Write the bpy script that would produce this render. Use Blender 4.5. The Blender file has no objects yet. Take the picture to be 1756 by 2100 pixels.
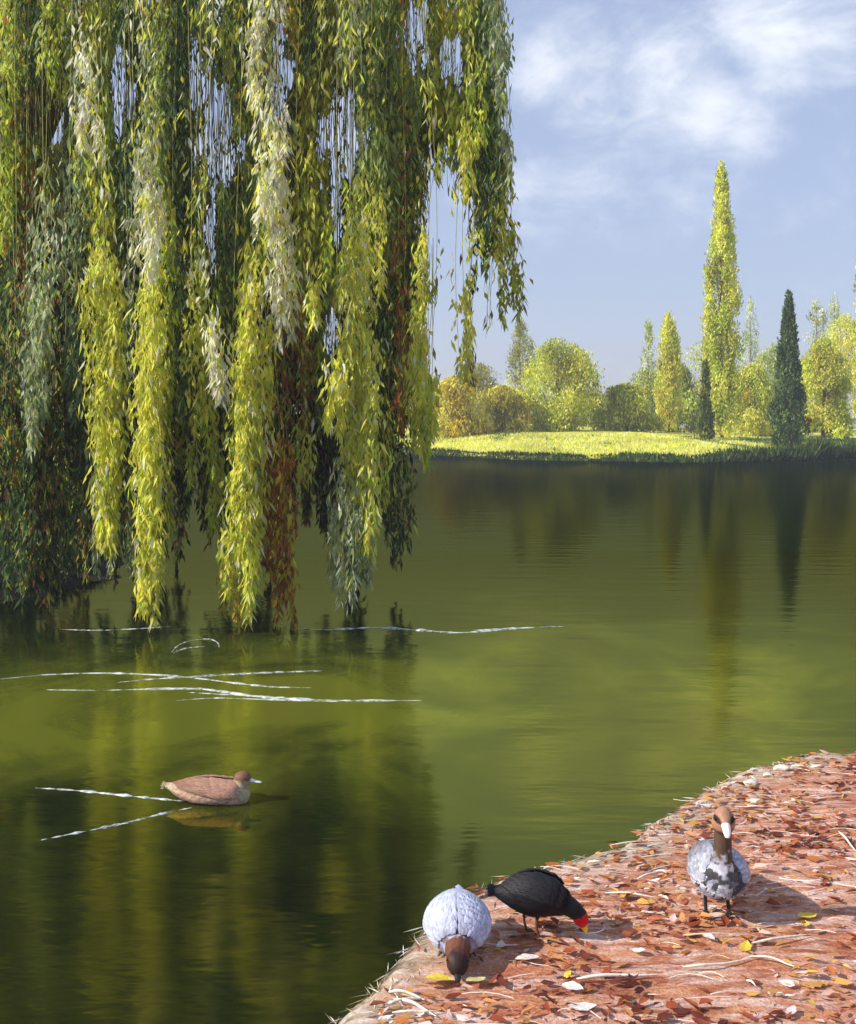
import bpy, bmesh, math, random
import numpy as np
from mathutils import Vector, noise as mnoise

random.seed(7)
rng = np.random.default_rng(11)
SC = bpy.context.scene
COL = SC.collection

# ------------------------------------------------------------------ camera
F, H, HOR = 1100.0, 2.3, 415.0          # focal length in pixels, eye height, horizon row (856 x 1024)
WZ = -0.10                              # water level
cd = bpy.data.cameras.new("camera")
cam = bpy.data.objects.new("camera", cd); COL.objects.link(cam)
cam.location = (0, 0, H); cam.rotation_euler = (math.radians(90), 0, 0)
cd.sensor_fit = 'VERTICAL'; cd.sensor_height = 36.0; cd.sensor_width = 36.0
cd.lens = F / 1024 * 36.0
cd.shift_y = -(512 - HOR) / 1024.0
cd.clip_end = 6000
SC.camera = cam

# ------------------------------------------------------------------ world
SUN_DIR = Vector((0.84, 0.22, -0.60)).normalized()      # the way the light travels
EL = math.asin(-SUN_DIR.z); AZ = math.atan2(-SUN_DIR.x, -SUN_DIR.y)
w = bpy.data.worlds.new("World"); SC.world = w; w.use_nodes = True
nt = w.node_tree; nt.nodes.clear()
def N(nt, t, **kw):
    n = nt.nodes.new(t)
    for k, v in kw.items(): setattr(n, k, v)
    return n
out = N(nt, 'ShaderNodeOutputWorld'); bg = N(nt, 'ShaderNodeBackground')
sky = N(nt, 'ShaderNodeTexSky', sky_type='NISHITA', sun_disc=False)
sky.sun_elevation = EL; sky.sun_rotation = AZ; sky.ozone_density = 3.2; sky.dust_density = 0.15; sky.air_density = 1.0
bg.inputs['Strength'].default_value = 0.125
tc = N(nt, 'ShaderNodeTexCoord')
def cloud_noise(scale, sc, det, seed):
    mp = N(nt, 'ShaderNodeMapping'); mp.inputs['Scale'].default_value = sc; mp.inputs['Location'].default_value = seed
    nt.links.new(tc.outputs['Generated'], mp.inputs['Vector'])
    n = N(nt, 'ShaderNodeTexNoise'); n.inputs['Scale'].default_value = scale; n.inputs['Detail'].default_value = det
    n.inputs['Roughness'].default_value = 0.62; n.inputs['Distortion'].default_value = 0.5
    nt.links.new(mp.outputs['Vector'], n.inputs['Vector'])
    return n.outputs['Fac']
def M(op, a, b=None, c=None, tree=None):
    t = tree or nt
    m = N(t, 'ShaderNodeMath', operation=op)
    for i, v in enumerate((a, b, c)):
        if v is None: continue
        if isinstance(v, (int, float)): m.inputs[i].default_value = v
        else: t.links.new(v, m.inputs[i])
    return m.outputs[0]
n1 = cloud_noise(5.0, (1, 1, 2.2), 9, (1.7, 0.4, 0.9))
n2 = cloud_noise(16.0, (1, 1, 1.6), 6, (0.3, 2.2, 0.1))
def cdir(x, y):
    return Vector(((x * .4875 - 428) / F, 1.0, (HOR - y * .4875) / F)).normalized()
bias = None
for (x, y, s, a) in ((1120, 155, .045, .16), (1215, 190, .05, .2), (1330, 170, .05, .2), (1440, 210, .05, .22), (1540, 262, .035, .2),
                     (1600, 95, .05, .26), (1690, 75, .05, .22), (450, 330, .03, .2), (700, 300, .03, .15), (1180, 330, .05, .08), (1060, 330, .05, .1)):
    d = N(nt, 'ShaderNodeVectorMath', operation='DISTANCE'); d.inputs[1].default_value = cdir(x, y)
    nt.links.new(tc.outputs['Generated'], d.inputs[0])
    g = M('MULTIPLY', M('POWER', 2.718, M('MULTIPLY', M('POWER', M('DIVIDE', d.outputs['Value'], s), 2.0), -1.0)), a)
    bias = g if bias is None else M('MAXIMUM', bias, g)
dens = M('ADD', M('ADD', M('MULTIPLY', n1, 0.7), M('MULTIPLY', n2, 0.4)), bias)
mr = N(nt, 'ShaderNodeMapRange', interpolation_type='SMOOTHSTEP'); mr.inputs['From Min'].default_value = 0.55; mr.inputs['From Max'].default_value = 0.93
nt.links.new(dens, mr.inputs['Value'])
mx = N(nt, 'ShaderNodeMix', data_type='RGBA')
mx.inputs['B'].default_value = (6.6, 6.9, 7.4, 1)
tn = N(nt, 'ShaderNodeMix', data_type='RGBA', blend_type='MULTIPLY'); tn.inputs['Factor'].default_value = 1.0; tn.inputs['B'].default_value = (1.08, 1.0, 1.04, 1)
nt.links.new(sky.outputs['Color'], tn.inputs['A']); 
even = N(nt, 'ShaderNodeMix', data_type='RGBA'); even.inputs['Factor'].default_value = .72; even.inputs['B'].default_value = (2.75, 3.35, 4.85, 1)
nt.links.new(tn.outputs['Result'], even.inputs['A']); nt.links.new(even.outputs['Result'], mx.inputs['A']); nt.links.new(M('MULTIPLY', mr.outputs['Result'], 0.9), mx.inputs['Factor'])
nt.links.new(mx.outputs['Result'], bg.inputs['Color']); nt.links.new(bg.outputs[0], out.inputs['Surface'])

sl = bpy.data.lights.new("sun", 'SUN'); sl.energy = 5.0; sl.angle = math.radians(0.6); sl.color = (1.0, 0.94, 0.83)
so = bpy.data.objects.new("sun", sl); COL.objects.link(so)
so.rotation_euler = SUN_DIR.to_track_quat('-Z', 'Y').to_euler(); so.location = (-20, 0, 30)
SC.view_settings.view_transform = 'Standard'; SC.view_settings.look = 'None'
SC.view_settings.exposure = 0.40; SC.view_settings.gamma = 1.0
SC.cycles.max_bounces = 6; SC.cycles.transparent_max_bounces = 6
SC.cycles.caustics_reflective = False; SC.cycles.caustics_refractive = False

# ------------------------------------------------------------------ helpers
def lin(r, g, b, k=1.0):
    f = lambda c: (c / 255 / 12.92 if c <= 10 else ((c / 255 + .055) / 1.055) ** 2.4) * k
    return np.array((f(r), f(g), f(b)))
K = 0.4875                                        # study coordinates (1756 x 2100) to the 856 x 1024 frame
def at(x, y, d):                                  # a point at distance d
    return Vector(((x * K - 428) / F * d, d, H - (y * K - HOR) / F * d))
def on(x, y, z=0.0):                              # a point on the level z
    d = F * (H - z) / (y * K - HOR)
    return Vector(((x * K - 428) / F * d, d, z))
def tag(o, label=None, cat=None, group=None, kind=None):
    if label: o['label'] = label
    if cat: o['category'] = cat
    if group: o['group'] = group
    if kind: o['kind'] = kind
    return o
def empty(name, loc, rz=0.0):
    o = bpy.data.objects.new(name, None); COL.objects.link(o); o.location = loc; o.rotation_euler = (0, 0, rz); o.empty_display_size = .1
    return o
def link(name, me, mat=None, parent=None):
    o = bpy.data.objects.new(name, me); COL.objects.link(o)
    if mat is not None and not me.materials: me.materials.append(mat)
    if parent: o.parent = parent
    return o
def mesh_np(name, V, Fc, C=None, smooth=False):
    V = np.asarray(V, dtype=np.float32); Fc = np.asarray(Fc, dtype=np.int32)
    k = Fc.shape[1]; me = bpy.data.meshes.new(name)
    me.vertices.add(len(V)); me.vertices.foreach_set('co', V.ravel())
    me.loops.add(Fc.size); me.loops.foreach_set('vertex_index', Fc.ravel())
    me.polygons.add(len(Fc)); me.polygons.foreach_set('loop_start', np.arange(0, Fc.size, k, dtype=np.int32))
    me.polygons.foreach_set('loop_total', np.full(len(Fc), k, dtype=np.int32))
    if smooth: me.polygons.foreach_set('use_smooth', np.ones(len(Fc), dtype=bool))
    me.update(calc_edges=True)
    if C is not None:
        a = me.attributes.new('tint', 'FLOAT_COLOR', 'POINT')
        C = np.asarray(C, dtype=np.float32)
        a.data.foreach_set('color', np.concatenate([C, np.ones((len(C), 1), np.float32)], 1).ravel())
    me.validate(); return me
def unit(v): return v / np.maximum(np.linalg.norm(v, axis=-1, keepdims=True), 1e-9)
def leaf_arrays(P, D, L, W, S=None, fold=.25, mid=.42):
    n = len(P); D = unit(D)
    if S is None: S = rng.normal(size=(n, 3))
    S = unit(S - D * (S * D).sum(1, keepdims=True)); Nn = np.cross(D, S)
    L = L[:, None]; W = W[:, None]
    m = P + D * L * mid
    V = np.stack([P, m + S * W * .5 + Nn * W * fold, P + D * L, m - S * W * .5 + Nn * W * fold], 1).reshape(-1, 3)
    b = np.arange(n)[:, None] * 4
    T = np.concatenate([b + [0, 1, 2], b + [0, 2, 3]], 0)
    return V, T
def tube_arrays(pts, rad, n=8, base=0):
    pts = np.asarray(pts, float); rad = np.asarray(rad, float); m = len(pts)
    t = unit(np.gradient(pts, axis=0)); up = np.array([0.31, 0.9, 0.2])
    s = unit(np.cross(t, up)); q = np.cross(t, s)
    a = np.linspace(0, 2 * math.pi, n, endpoint=False)
    V = pts[:, None] + rad[:, None, None] * (s[:, None] * np.cos(a)[None, :, None] + q[:, None] * np.sin(a)[None, :, None])
    i, j = np.meshgrid(np.arange(m - 1), np.arange(n), indexing='ij')
    Q = np.stack([i * n + j, i * n + (j + 1) % n, (i + 1) * n + (j + 1) % n, (i + 1) * n + j], -1).reshape(-1, 4)
    return V.reshape(-1, 3), Q + base
def spline(pts, n):
    pts = np.asarray(pts, float); k = len(pts); P = np.vstack([2 * pts[0] - pts[1], pts, 2 * pts[-1] - pts[-2]])
    u = np.linspace(0, k - 1 - 1e-6, n); i = u.astype(int); f = (u - i)[:, None]
    a, b, c, d = P[i], P[i + 1], P[i + 2], P[i + 3]
    return .5 * (2 * b + (c - a) * f + (2 * a - 5 * b + 4 * c - d) * f ** 2 + (3 * b - a - 3 * c + d) * f ** 3)

# ------------------------------------------------------------------ materials
def new_mat(name):
    m = bpy.data.materials.new(name); m.use_nodes = True; m.node_tree.nodes.clear()
    return m, m.node_tree
def obj_noise(t, scale, det=4, sc=(1, 1, 1), rough=.55, dist=0.0):
    c = N(t, 'ShaderNodeTexCoord'); mp = N(t, 'ShaderNodeMapping'); mp.inputs['Scale'].default_value = sc
    t.links.new(c.outputs['Object'], mp.inputs['Vector'])
    n = N(t, 'ShaderNodeTexNoise'); n.inputs['Scale'].default_value = scale; n.inputs['Detail'].default_value = det
    n.inputs['Roughness'].default_value = rough; n.inputs['Distortion'].default_value = dist
    t.links.new(mp.outputs['Vector'], n.inputs['Vector']); return n
def ramp(t, fac, stops):
    r = N(t, 'ShaderNodeValToRGB'); e = r.color_ramp.elements
    while len(e) < len(stops): e.new(.5)
    for q, (p, c) in zip(e, stops): q.position = p; q.color = (*c, 1)
    t.links.new(fac, r.inputs['Fac']); return r.outputs['Color']
def mixc(t, fac, a, b, mode='MIX'):
    m = N(t, 'ShaderNodeMix', data_type='RGBA', blend_type=mode)
    for k, v in (('Factor', fac), ('A', a), ('B', b)):
        if hasattr(v, 'is_linked'): t.links.new(v, m.inputs[k])
        elif k == 'Factor': m.inputs[k].default_value = v
        else: m.inputs[k].default_value = (*v, 1)
    return m.outputs['Result']
def bump(t, h, strength, dist, nrm=None):
    b = N(t, 'ShaderNodeBump'); b.inputs['Strength'].default_value = strength; b.inputs['Distance'].default_value = dist
    t.links.new(h, b.inputs['Height'])
    if nrm is not None: t.links.new(nrm, b.inputs['Normal'])
    return b.outputs['Normal']
def leaf_mat(name, trans=.5, spec=.25, nscale=3.0):
    m, t = new_mat(name); o = N(t, 'ShaderNodeOutputMaterial')
    a = N(t, 'ShaderNodeAttribute', attribute_name='tint')
    nz = obj_noise(t, nscale, 3)
    c = mixc(t, 1.0, a.outputs['Color'], ramp(t, nz.outputs['Fac'], [(.3, (.72, .72, .7)), (.7, (1.2, 1.2, 1.2))]), 'MULTIPLY')
    p = N(t, 'ShaderNodeBsdfPrincipled'); p.inputs['Roughness'].default_value = .55; p.inputs['Specular IOR Level'].default_value = spec
    tr = N(t, 'ShaderNodeBsdfTranslucent'); ms = N(t, 'ShaderNodeMixShader'); ms.inputs[0].default_value = trans
    t.links.new(c, p.inputs['Base Color']); t.links.new(c, tr.inputs['Color'])
    t.links.new(p.outputs[0], ms.inputs[1]); t.links.new(tr.outputs[0], ms.inputs[2]); t.links.new(ms.outputs[0], o.inputs['Surface'])
    return m
def solid(name, c1, c2, scale=8, rough=.6, bs=.4, bd=.02, sc=(1, 1, 1), spec=.3):
    m, t = new_mat(name); o = N(t, 'ShaderNodeOutputMaterial'); p = N(t, 'ShaderNodeBsdfPrincipled')
    nz = obj_noise(t, scale, 6, sc, .6)
    t.links.new(ramp(t, nz.outputs['Fac'], [(.32, tuple(c1)), (.68, tuple(c2))]), p.inputs['Base Color'])
    p.inputs['Roughness'].default_value = rough; p.inputs['Specular IOR Level'].default_value = spec
    t.links.new(bump(t, nz.outputs['Fac'], bs, bd), p.inputs['Normal']); t.links.new(p.outputs[0], o.inputs['Surface'])
    return m
def tint_mat(name, rough=.6, nscale=30, bs=.3, bd=.004, spec=.3, amp=.25, sc=(1, 1, 1)):
    m, t = new_mat(name); o = N(t, 'ShaderNodeOutputMaterial'); p = N(t, 'ShaderNodeBsdfPrincipled')
    a = N(t, 'ShaderNodeAttribute', attribute_name='tint'); nz = obj_noise(t, nscale, 5, sc)
    c = mixc(t, 1.0, a.outputs['Color'], ramp(t, nz.outputs['Fac'], [(.3, (1 - amp,) * 3), (.7, (1 + amp,) * 3)]), 'MULTIPLY')
    t.links.new(c, p.inputs['Base Color']); p.inputs['Roughness'].default_value = rough; p.inputs['Specular IOR Level'].default_value = spec
    t.links.new(bump(t, nz.outputs['Fac'], bs, bd), p.inputs['Normal']); t.links.new(p.outputs[0], o.inputs['Surface'])
    return m
M_LEAF = leaf_mat('willow_leaf'); M_FAR = leaf_mat('tree_leaf', .35, .15, .25); M_GRASS = leaf_mat('grass_blade', .35, .15, .2)
M_LITTER = leaf_mat('litter_leaf', .15, .2, 9.0)
M_BARK = solid('bark', lin(52, 36, 26), lin(112, 82, 60), 9, .85, .9, .05, (1, 1, .25))
M_TWIG = solid('twig_bark', lin(140, 140, 70), lin(176, 172, 92), 20, .7)
M_MUD = solid('bank_soil', lin(30, 26, 22), lin(54, 46, 36), 3, .9, .8, .08)
def ripple_mat():
    m, t = new_mat('ripple_white'); o = N(t, 'ShaderNodeOutputMaterial'); p = N(t, 'ShaderNodeBsdfPrincipled'); tr = N(t, 'ShaderNodeBsdfTransparent'); ms = N(t, 'ShaderNodeMixShader')
    p.inputs['Base Color'].default_value = (.72, .76, .78, 1); p.inputs['Roughness'].default_value = .3  # pale broken colour along the ripple ridges
    nz = obj_noise(t, 9, 5, (1, 2.2, 1), .7); t.links.new(ramp(t, nz.outputs['Fac'], [(.40, (.12,) * 3), (.60, (.95,) * 3)]), ms.inputs[0])
    t.links.new(tr.outputs[0], ms.inputs[1]); t.links.new(p.outputs[0], ms.inputs[2]); t.links.new(ms.outputs[0], o.inputs['Surface']); return m
M_RIPPLE = ripple_mat()
M_STRAW = tint_mat('straw', .6, 60)
M_STONE = solid('pale_stone', lin(190, 182, 165), lin(235, 230, 215), 22, .7, .6, .01)

def water_mat():
    m, t = new_mat('pond_water'); o = N(t, 'ShaderNodeOutputMaterial')
    df = N(t, 'ShaderNodeBsdfDiffuse'); gl = N(t, 'ShaderNodeBsdfGlossy'); ms = N(t, 'ShaderNodeMixShader')
    al = obj_noise(t, .55, 6, (1.0, .8, 1), .62, .6)
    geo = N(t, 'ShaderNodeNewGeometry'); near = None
    for (x, y, rx, ry, k) in ((-1.7, 9.2, 4.6, 3.0, 1.15), (2.7, 10.0, 2.2, 3.0, .6), (.9, 11.5, 1.8, 3.2, .45)):      # reflections of willow and trees painted in as bright patches
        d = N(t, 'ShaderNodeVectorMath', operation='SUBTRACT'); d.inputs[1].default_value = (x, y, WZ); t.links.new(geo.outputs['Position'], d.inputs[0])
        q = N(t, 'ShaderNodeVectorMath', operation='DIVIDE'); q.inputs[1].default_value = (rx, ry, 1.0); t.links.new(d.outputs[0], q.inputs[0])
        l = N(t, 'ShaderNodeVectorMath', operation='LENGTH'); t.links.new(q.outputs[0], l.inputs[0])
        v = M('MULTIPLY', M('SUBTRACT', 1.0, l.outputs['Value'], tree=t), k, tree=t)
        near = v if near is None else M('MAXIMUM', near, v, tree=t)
    algae_refl = M('ADD', M('MULTIPLY', M('MAXIMUM', near, -.5, tree=t), .42, tree=t), al.outputs['Fac'], tree=t)  # the floor darkens the rest, painting in its dark reflections
    t.links.new(ramp(t, algae_refl, [(.34, (.003, .008, .005)), (.50, (.010, .018, .006)), (.66, (.042, .054, .009)), (.86, (.14, .155, .016))]), df.inputs['Color'])
    gl.inputs['Color'].default_value = (.56, .52, .09, 1); gl.inputs['Roughness'].default_value = .06
    gl.inputs['Anisotropy'].default_value = .75; tg = N(t, 'ShaderNodeCombineXYZ'); tg.inputs[1].default_value = 1.0; t.links.new(tg.outputs[0], gl.inputs['Tangent'])
    b1 = obj_noise(t, 2.2, 3, (.45, 1.6, 1), .5); b2 = obj_noise(t, 9.0, 2, (.6, 1.3, 1), .5)
    nrm = bump(t, b2.outputs['Fac'], .07, .010, bump(t, b1.outputs['Fac'], .18, .03))
    fr = N(t, 'ShaderNodeFresnel'); fr.inputs['IOR'].default_value = 1.33
    for s in (df, gl, fr): t.links.new(nrm, s.inputs['Normal'])
    fac = ramp(t, fr.outputs[0], [(.04, (.24,) * 3), (.13, (.42,) * 3), (.30, (.38,) * 3), (.50, (.24,) * 3), (.80, (.15,) * 3)])
    t.links.new(fac, ms.inputs[0]); t.links.new(df.outputs[0], ms.inputs[1]); t.links.new(gl.outputs[0], ms.inputs[2])
    t.links.new(ms.outputs[0], o.inputs['Surface']); return m
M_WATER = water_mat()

def path_mat():
    m, t = new_mat('leaf_strewn_path'); o = N(t, 'ShaderNodeOutputMaterial'); p = N(t, 'ShaderNodeBsdfPrincipled')
    a = obj_noise(t, 2.6, 6, (.6, 1.5, 1), .65, .8); b = obj_noise(t, 9, 6, (.7, 1.5, 1), .7, .5); g = obj_noise(t, 70, 4, (1, 1, 1), .7)
    st = obj_noise(t, 4.5, 6, (.45, 2.6, 1), .65, 1.2)
    base = ramp(t, a.outputs['Fac'], [(.30, tuple(lin(122, 64, 48))), (.42, tuple(lin(164, 92, 66))), (.53, tuple(lin(196, 132, 96))), (.64, tuple(lin(220, 178, 164)))])
    c = mixc(t, .5, base, ramp(t, b.outputs['Fac'], [(.30, tuple(lin(110, 56, 44))), (.45, tuple(lin(172, 100, 70))), (.56, tuple(lin(206, 150, 108))), (.66, tuple(lin(228, 198, 186)))]))
    c = mixc(t, ramp(t, st.outputs['Fac'], [(.49, (0, 0, 0)), (.66, (.75, .75, .75))]), c, tuple(lin(234, 210, 200)))
    c = mixc(t, 1.0, c, ramp(t, g.outputs['Fac'], [(.3, (.6, .6, .6)), (.7, (1.3, 1.3, 1.3))]), 'MULTIPLY')
    at_ = N(t, 'ShaderNodeAttribute', attribute_name='edge')
    sand = ramp(t, b.outputs['Fac'], [(.3, tuple(lin(128, 104, 78))), (.5, tuple(lin(186, 168, 146))), (.68, tuple(lin(226, 218, 206)))])
    e = M('ADD', at_.outputs['Fac'], M('MULTIPLY', M('SUBTRACT', a.outputs['Fac'], .5, tree=t), .9, tree=t), tree=t)
    mr = N(t, 'ShaderNodeMapRange', interpolation_type='SMOOTHSTEP'); mr.inputs['From Min'].default_value = .02; mr.inputs['From Max'].default_value = .5
    t.links.new(e, mr.inputs['Value'])
    c = mixc(t, mr.outputs['Result'], sand, c)
    wet = N(t, 'ShaderNodeMapRange', interpolation_type='SMOOTHSTEP'); wet.inputs['From Min'].default_value = .05; wet.inputs['From Max'].default_value = .17
    t.links.new(M('ADD', at_.outputs['Fac'], M('MULTIPLY', M('SUBTRACT', b.outputs['Fac'], .5, tree=t), .25, tree=t), tree=t), wet.inputs['Value'])
    c = mixc(t, wet.outputs['Result'], tuple(lin(70, 54, 38)), c)
    t.links.new(c, p.inputs['Base Color']); p.inputs['Roughness'].default_value = .8; p.inputs['Specular IOR Level'].default_value = .25
    t.links.new(bump(t, g.outputs['Fac'], .6, .012, bump(t, b.outputs['Fac'], .6, .03)), p.inputs['Normal'])
    t.links.new(p.outputs[0], o.inputs['Surface']); return m
M_PATH = path_mat()
M_LAWN = solid('lawn', lin(160, 162, 52), lin(222, 214, 92), .35, .9, .5, .05)
M_FIELD = solid('field', lin(74, 88, 34), lin(120, 124, 44), .05, .95, .3, .05)

# ------------------------------------------------------------------ ground, water
def fbm(x, y, z=0.0, o=4):
    return mnoise.fractal(Vector((x, y, z)), 1.0, 2.0, o)
def grid(name, xs, ys, zf, keep=None, attr=None):
    X, Y = np.meshgrid(xs, ys); Z, A = zf(X, Y)
    nx, ny = len(xs), len(ys); i, j = np.meshgrid(np.arange(ny - 1), np.arange(nx - 1), indexing='ij')
    Q = np.stack([i * nx + j, i * nx + j + 1, (i + 1) * nx + j + 1, (i + 1) * nx + j], -1).reshape(-1, 4)
    if keep is not None:
        k = keep(X, Y, Z).ravel(); Q = Q[k[Q].any(1)]
    me = mesh_np(name, np.stack([X, Y, Z], -1).reshape(-1, 3), Q, smooth=True)
    if A is not None:
        at_ = me.attributes.new('edge', 'FLOAT', 'POINT'); at_.data.foreach_set('value', A.astype(np.float32).ravel())
    return me
# the pond
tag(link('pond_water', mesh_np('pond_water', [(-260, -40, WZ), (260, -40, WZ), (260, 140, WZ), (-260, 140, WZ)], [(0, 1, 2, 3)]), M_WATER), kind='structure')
# the leaf-strewn path in front
shore_px = [(640, 2110), (712, 2030), (815, 1930), (892, 1850), (985, 1808), (1100, 1772), (1235, 1728), (1330, 1672), (1400, 1632), (1500, 1584), (1610, 1556), (1756, 1543)]
SH = [on(x, y, -0.04) for x, y in shore_px]
SHP = [(-3.5, -30), (-1.1, 1.5)] + [(p.x, p.y) for p in SH] + [(4.4, 7.7), (12, 8.6), (60, 10)]
SHA = spline([(x, y, 0) for x, y in SHP[1:-1]], 160)[:, :2]
SHA = np.vstack([[SHP[0]], SHA, [SHP[-1]]])
LANDP = np.vstack([SHA, [(60, -30)]])
def inside(X, Y, P):
    r = np.zeros(X.shape, bool); j = len(P) - 1
    for i in range(len(P)):
        xi, yi = P[i]; xj, yj = P[j]
        if yi != yj: r ^= ((yi > Y) != (yj > Y)) & (X < (xj - xi) * (Y - yi) / (yj - yi) + xi)
        j = i
    return r
def sdist(X, Y):
    d = np.full(X.shape, 1e9)
    for a, b in zip(SHA[:-1], SHA[1:]):
        ab = b - a; u = np.clip(((X - a[0]) * ab[0] + (Y - a[1]) * ab[1]) / (ab @ ab), 0, 1)
        d = np.minimum(d, np.hypot(X - a[0] - u * ab[0], Y - a[1] - u * ab[1]))
    return np.where(inside(X, Y, LANDP), d, -d)
def path_z(X, Y):
    nz = np.array([fbm(x * 2.1, y * 2.1, .3) for x, y in zip(X.ravel(), Y.ravel())]).reshape(X.shape)
    n2 = np.array([fbm(x * 11, y * 11, 2.3, 3) for x, y in zip(X.ravel(), Y.ravel())]).reshape(X.shape)
    sd = sdist(X, Y); e = sd + nz * .045 + n2 * .015
    s = np.clip((e + .10) / .26, 0, 1); s = s * s * (3 - 2 * s)
    z = -0.26 + .26 * s + (nz * .010 + n2 * .006) * s
    return np.where(sd < -.1, z + np.clip(sd + .1, -1, 0) * .6, z), sd
xs = np.concatenate([np.linspace(-14, -1.6, 14), np.arange(-1.5, 4.2, .035), np.geomspace(4.3, 62, 26)])
ys = np.concatenate([np.linspace(-30, 2.5, 20), np.arange(2.6, 8.3, .035), np.linspace(8.4, 11, 12)])
PATH = tag(link('leaf_strewn_path', grid('path', xs, ys, path_z, lambda X, Y, Z: Z > -.33), M_PATH), kind='structure')
# the far bank
FX = np.array([-250, -60, -10, 0, 5, 13, 19, 29, 100, 250.]); FY = np.array([125, 110, 78, 67, 59, 56, 58.5, 66, 84, 110.])
def far_front(X): return np.interp(X, FX, FY)
def far_z(X, Y):
    n = np.array([fbm(x * .35, y * .2, .7) for x, y in zip(X.ravel(), Y.ravel())]).reshape(X.shape)
    t = Y - far_front(X) + n * .8
    rise = np.interp(X, [14, 22], [1.0, .62])
    z = np.interp(t, [-1.5, -.2, .3, 2, 9, 16, 40, 400], [-.6, -.35, .08, .16, .75, 1.12, 1.3, 1.9])
    return np.where(t > .3, .08 + (z - .08) * rise, z) + n * .03, None
def far_height(x, y): return float(far_z(np.array([[x]]), np.array([[y]]))[0][0, 0])
xs = np.concatenate([np.linspace(-250, -32, 20), np.linspace(-30, 45, 150), np.linspace(48, 250, 16)])
ys = np.concatenate([np.linspace(47, 72, 90), np.linspace(73, 130, 36)])
tag(link('far_lawn', grid('far_lawn', xs, ys, far_z, lambda X, Y, Z: Z > -.45), M_LAWN), kind='structure')
tag(link('distant_field', mesh_np('distant_field', [(-700, 128, 1.25), (700, 128, 1.25), (700, 900, 1.75), (-700, 900, 1.75)], [(0, 1, 2, 3)]), M_FIELD), kind='structure')
# the muddy bank that carries the willow
WBC = (-8.6, 16.2)
def wb_z(X, Y):
    n = np.array([fbm(x * .9, y * .9, 4.2) for x, y in zip(X.ravel(), Y.ravel())]).reshape(X.shape)
    r = np.hypot((X - WBC[0]) / 3.9, (Y - WBC[1]) / 3.9) + n * .1
    return np.interp(r, [0, .5, .85, 1.0, 1.3], [.42, .34, .16, -.12, -.5]) + n * .04, None
tag(link('willow_bank', grid('willow_bank', np.linspace(-14.4, -3.4, 90), np.linspace(11, 21.4, 90), wb_z, lambda X, Y, Z: Z > -.3), M_MUD), kind='structure')

# ------------------------------------------------------------------ willow
PAL = {'yellow': lin(250, 244, 104), 'ygreen': lin(212, 226, 84), 'sage': lin(180, 192, 140), 'cream': lin(250, 248, 214), 'green': lin(140, 164, 88),
       'dark': lin(80, 104, 60), 'olive': lin(172, 168, 62), 'rust': lin(178, 112, 60), 'gold': lin(220, 190, 52), 'teal': lin(112, 138, 106), 'black': lin(46, 56, 36)}
PALA = np.array([PAL[c] for c in ('ygreen', 'sage', 'ygreen', 'green', 'yellow')])
HOLES = [(82, 235, 30, 60), (248, 195, 20, 80), (400, 140, 12, 55), (432, 200, 26, 50), (450, 300, 32, 75), (575, 150, 18, 80), (697, 290, 34, 95),
         (850, 75, 20, 62), (925, 130, 18, 48), (905, 455, 24, 100), (945, 500, 14, 90), (912, 690, 24, 85), (680, 690, 14, 50), (690, 440, 12, 50), (1000, 640, 20, 90), (430, 480, 10, 60), (112, 260, 12, 50)]
def hole_mask(P):
    x = (P[:, 0] / P[:, 1] * F + 428) / K; y = (HOR + (H - P[:, 2]) / P[:, 1] * F) / K
    keep = np.ones(len(P))
    for cx, cy, a, b in HOLES:
        r = np.hypot((x - cx) / (a * 1.6), (y - cy) / (b * 1.3))
        r = r + .22 * np.sin(x * .19 + cx) + .16 * np.sin(y * .05 + x * .07 + cy)
        keep *= np.clip((r - .72) / .55, .02, 1)
    edge = 1045 + 14 * np.sin(y * .021) + 8 * np.sin(y * .067)
    keep *= np.where((x > edge) & (y < 440), .05, 1)
    return rng.random(len(P)) < keep
WT = Vector((-6.0, 16.3, .3))
willow = empty('willow_tree', WT)
tag(willow, 'large weeping willow trailing yellow-green curtains of leaves into the pond', 'tree')
def wl(V): return np.asarray(V) - np.array(WT)
# trunk and limbs
tp = spline([(-6.0, 16.3, -.1), (-6.02, 16.3, .8), (-5.9, 16.2, 2.6), (-6.0, 16.1, 4.6), (-5.85, 15.9, 6.2), (-5.5, 15.5, 7.8)], 30)
tr = np.interp(np.linspace(0, 1, 30), [0, .06, .2, 1], [.36, .25, .2, .13])
V, Q = tube_arrays(tp, tr, 14); link('trunk', mesh_np('trunk', wl(V), Q, smooth=True), M_BARK, willow)
LIMB = []
for k in range(15):
    ex = -9.2 + (k % 8) * 1.45 + rng.uniform(-.3, .3); ey = 12.3 + (k // 8) * 2.7 + rng.uniform(-.5, .5)
    st = tp[18 + (k * 5) % 11]
    top = 8.7 + rng.uniform(0, .7)
    mid = np.array([(st[0] + ex) / 2, (st[1] + ey) / 2, top + .35])
    p = spline([st, st * .65 + mid * .35 + [0, 0, .6], mid, (ex, ey, top), (ex + (ex - st[0]) * .12, ey + (ey - st[1]) * .12, top - .5)], 26)
    LIMB.append(p)
    V, Q = tube_arrays(p, np.linspace(.10, .025, 26), 8); link('limb', mesh_np('limb', wl(V), Q, smooth=True), M_BARK, willow)
LIMBP = np.vstack(LIMB)
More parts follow.
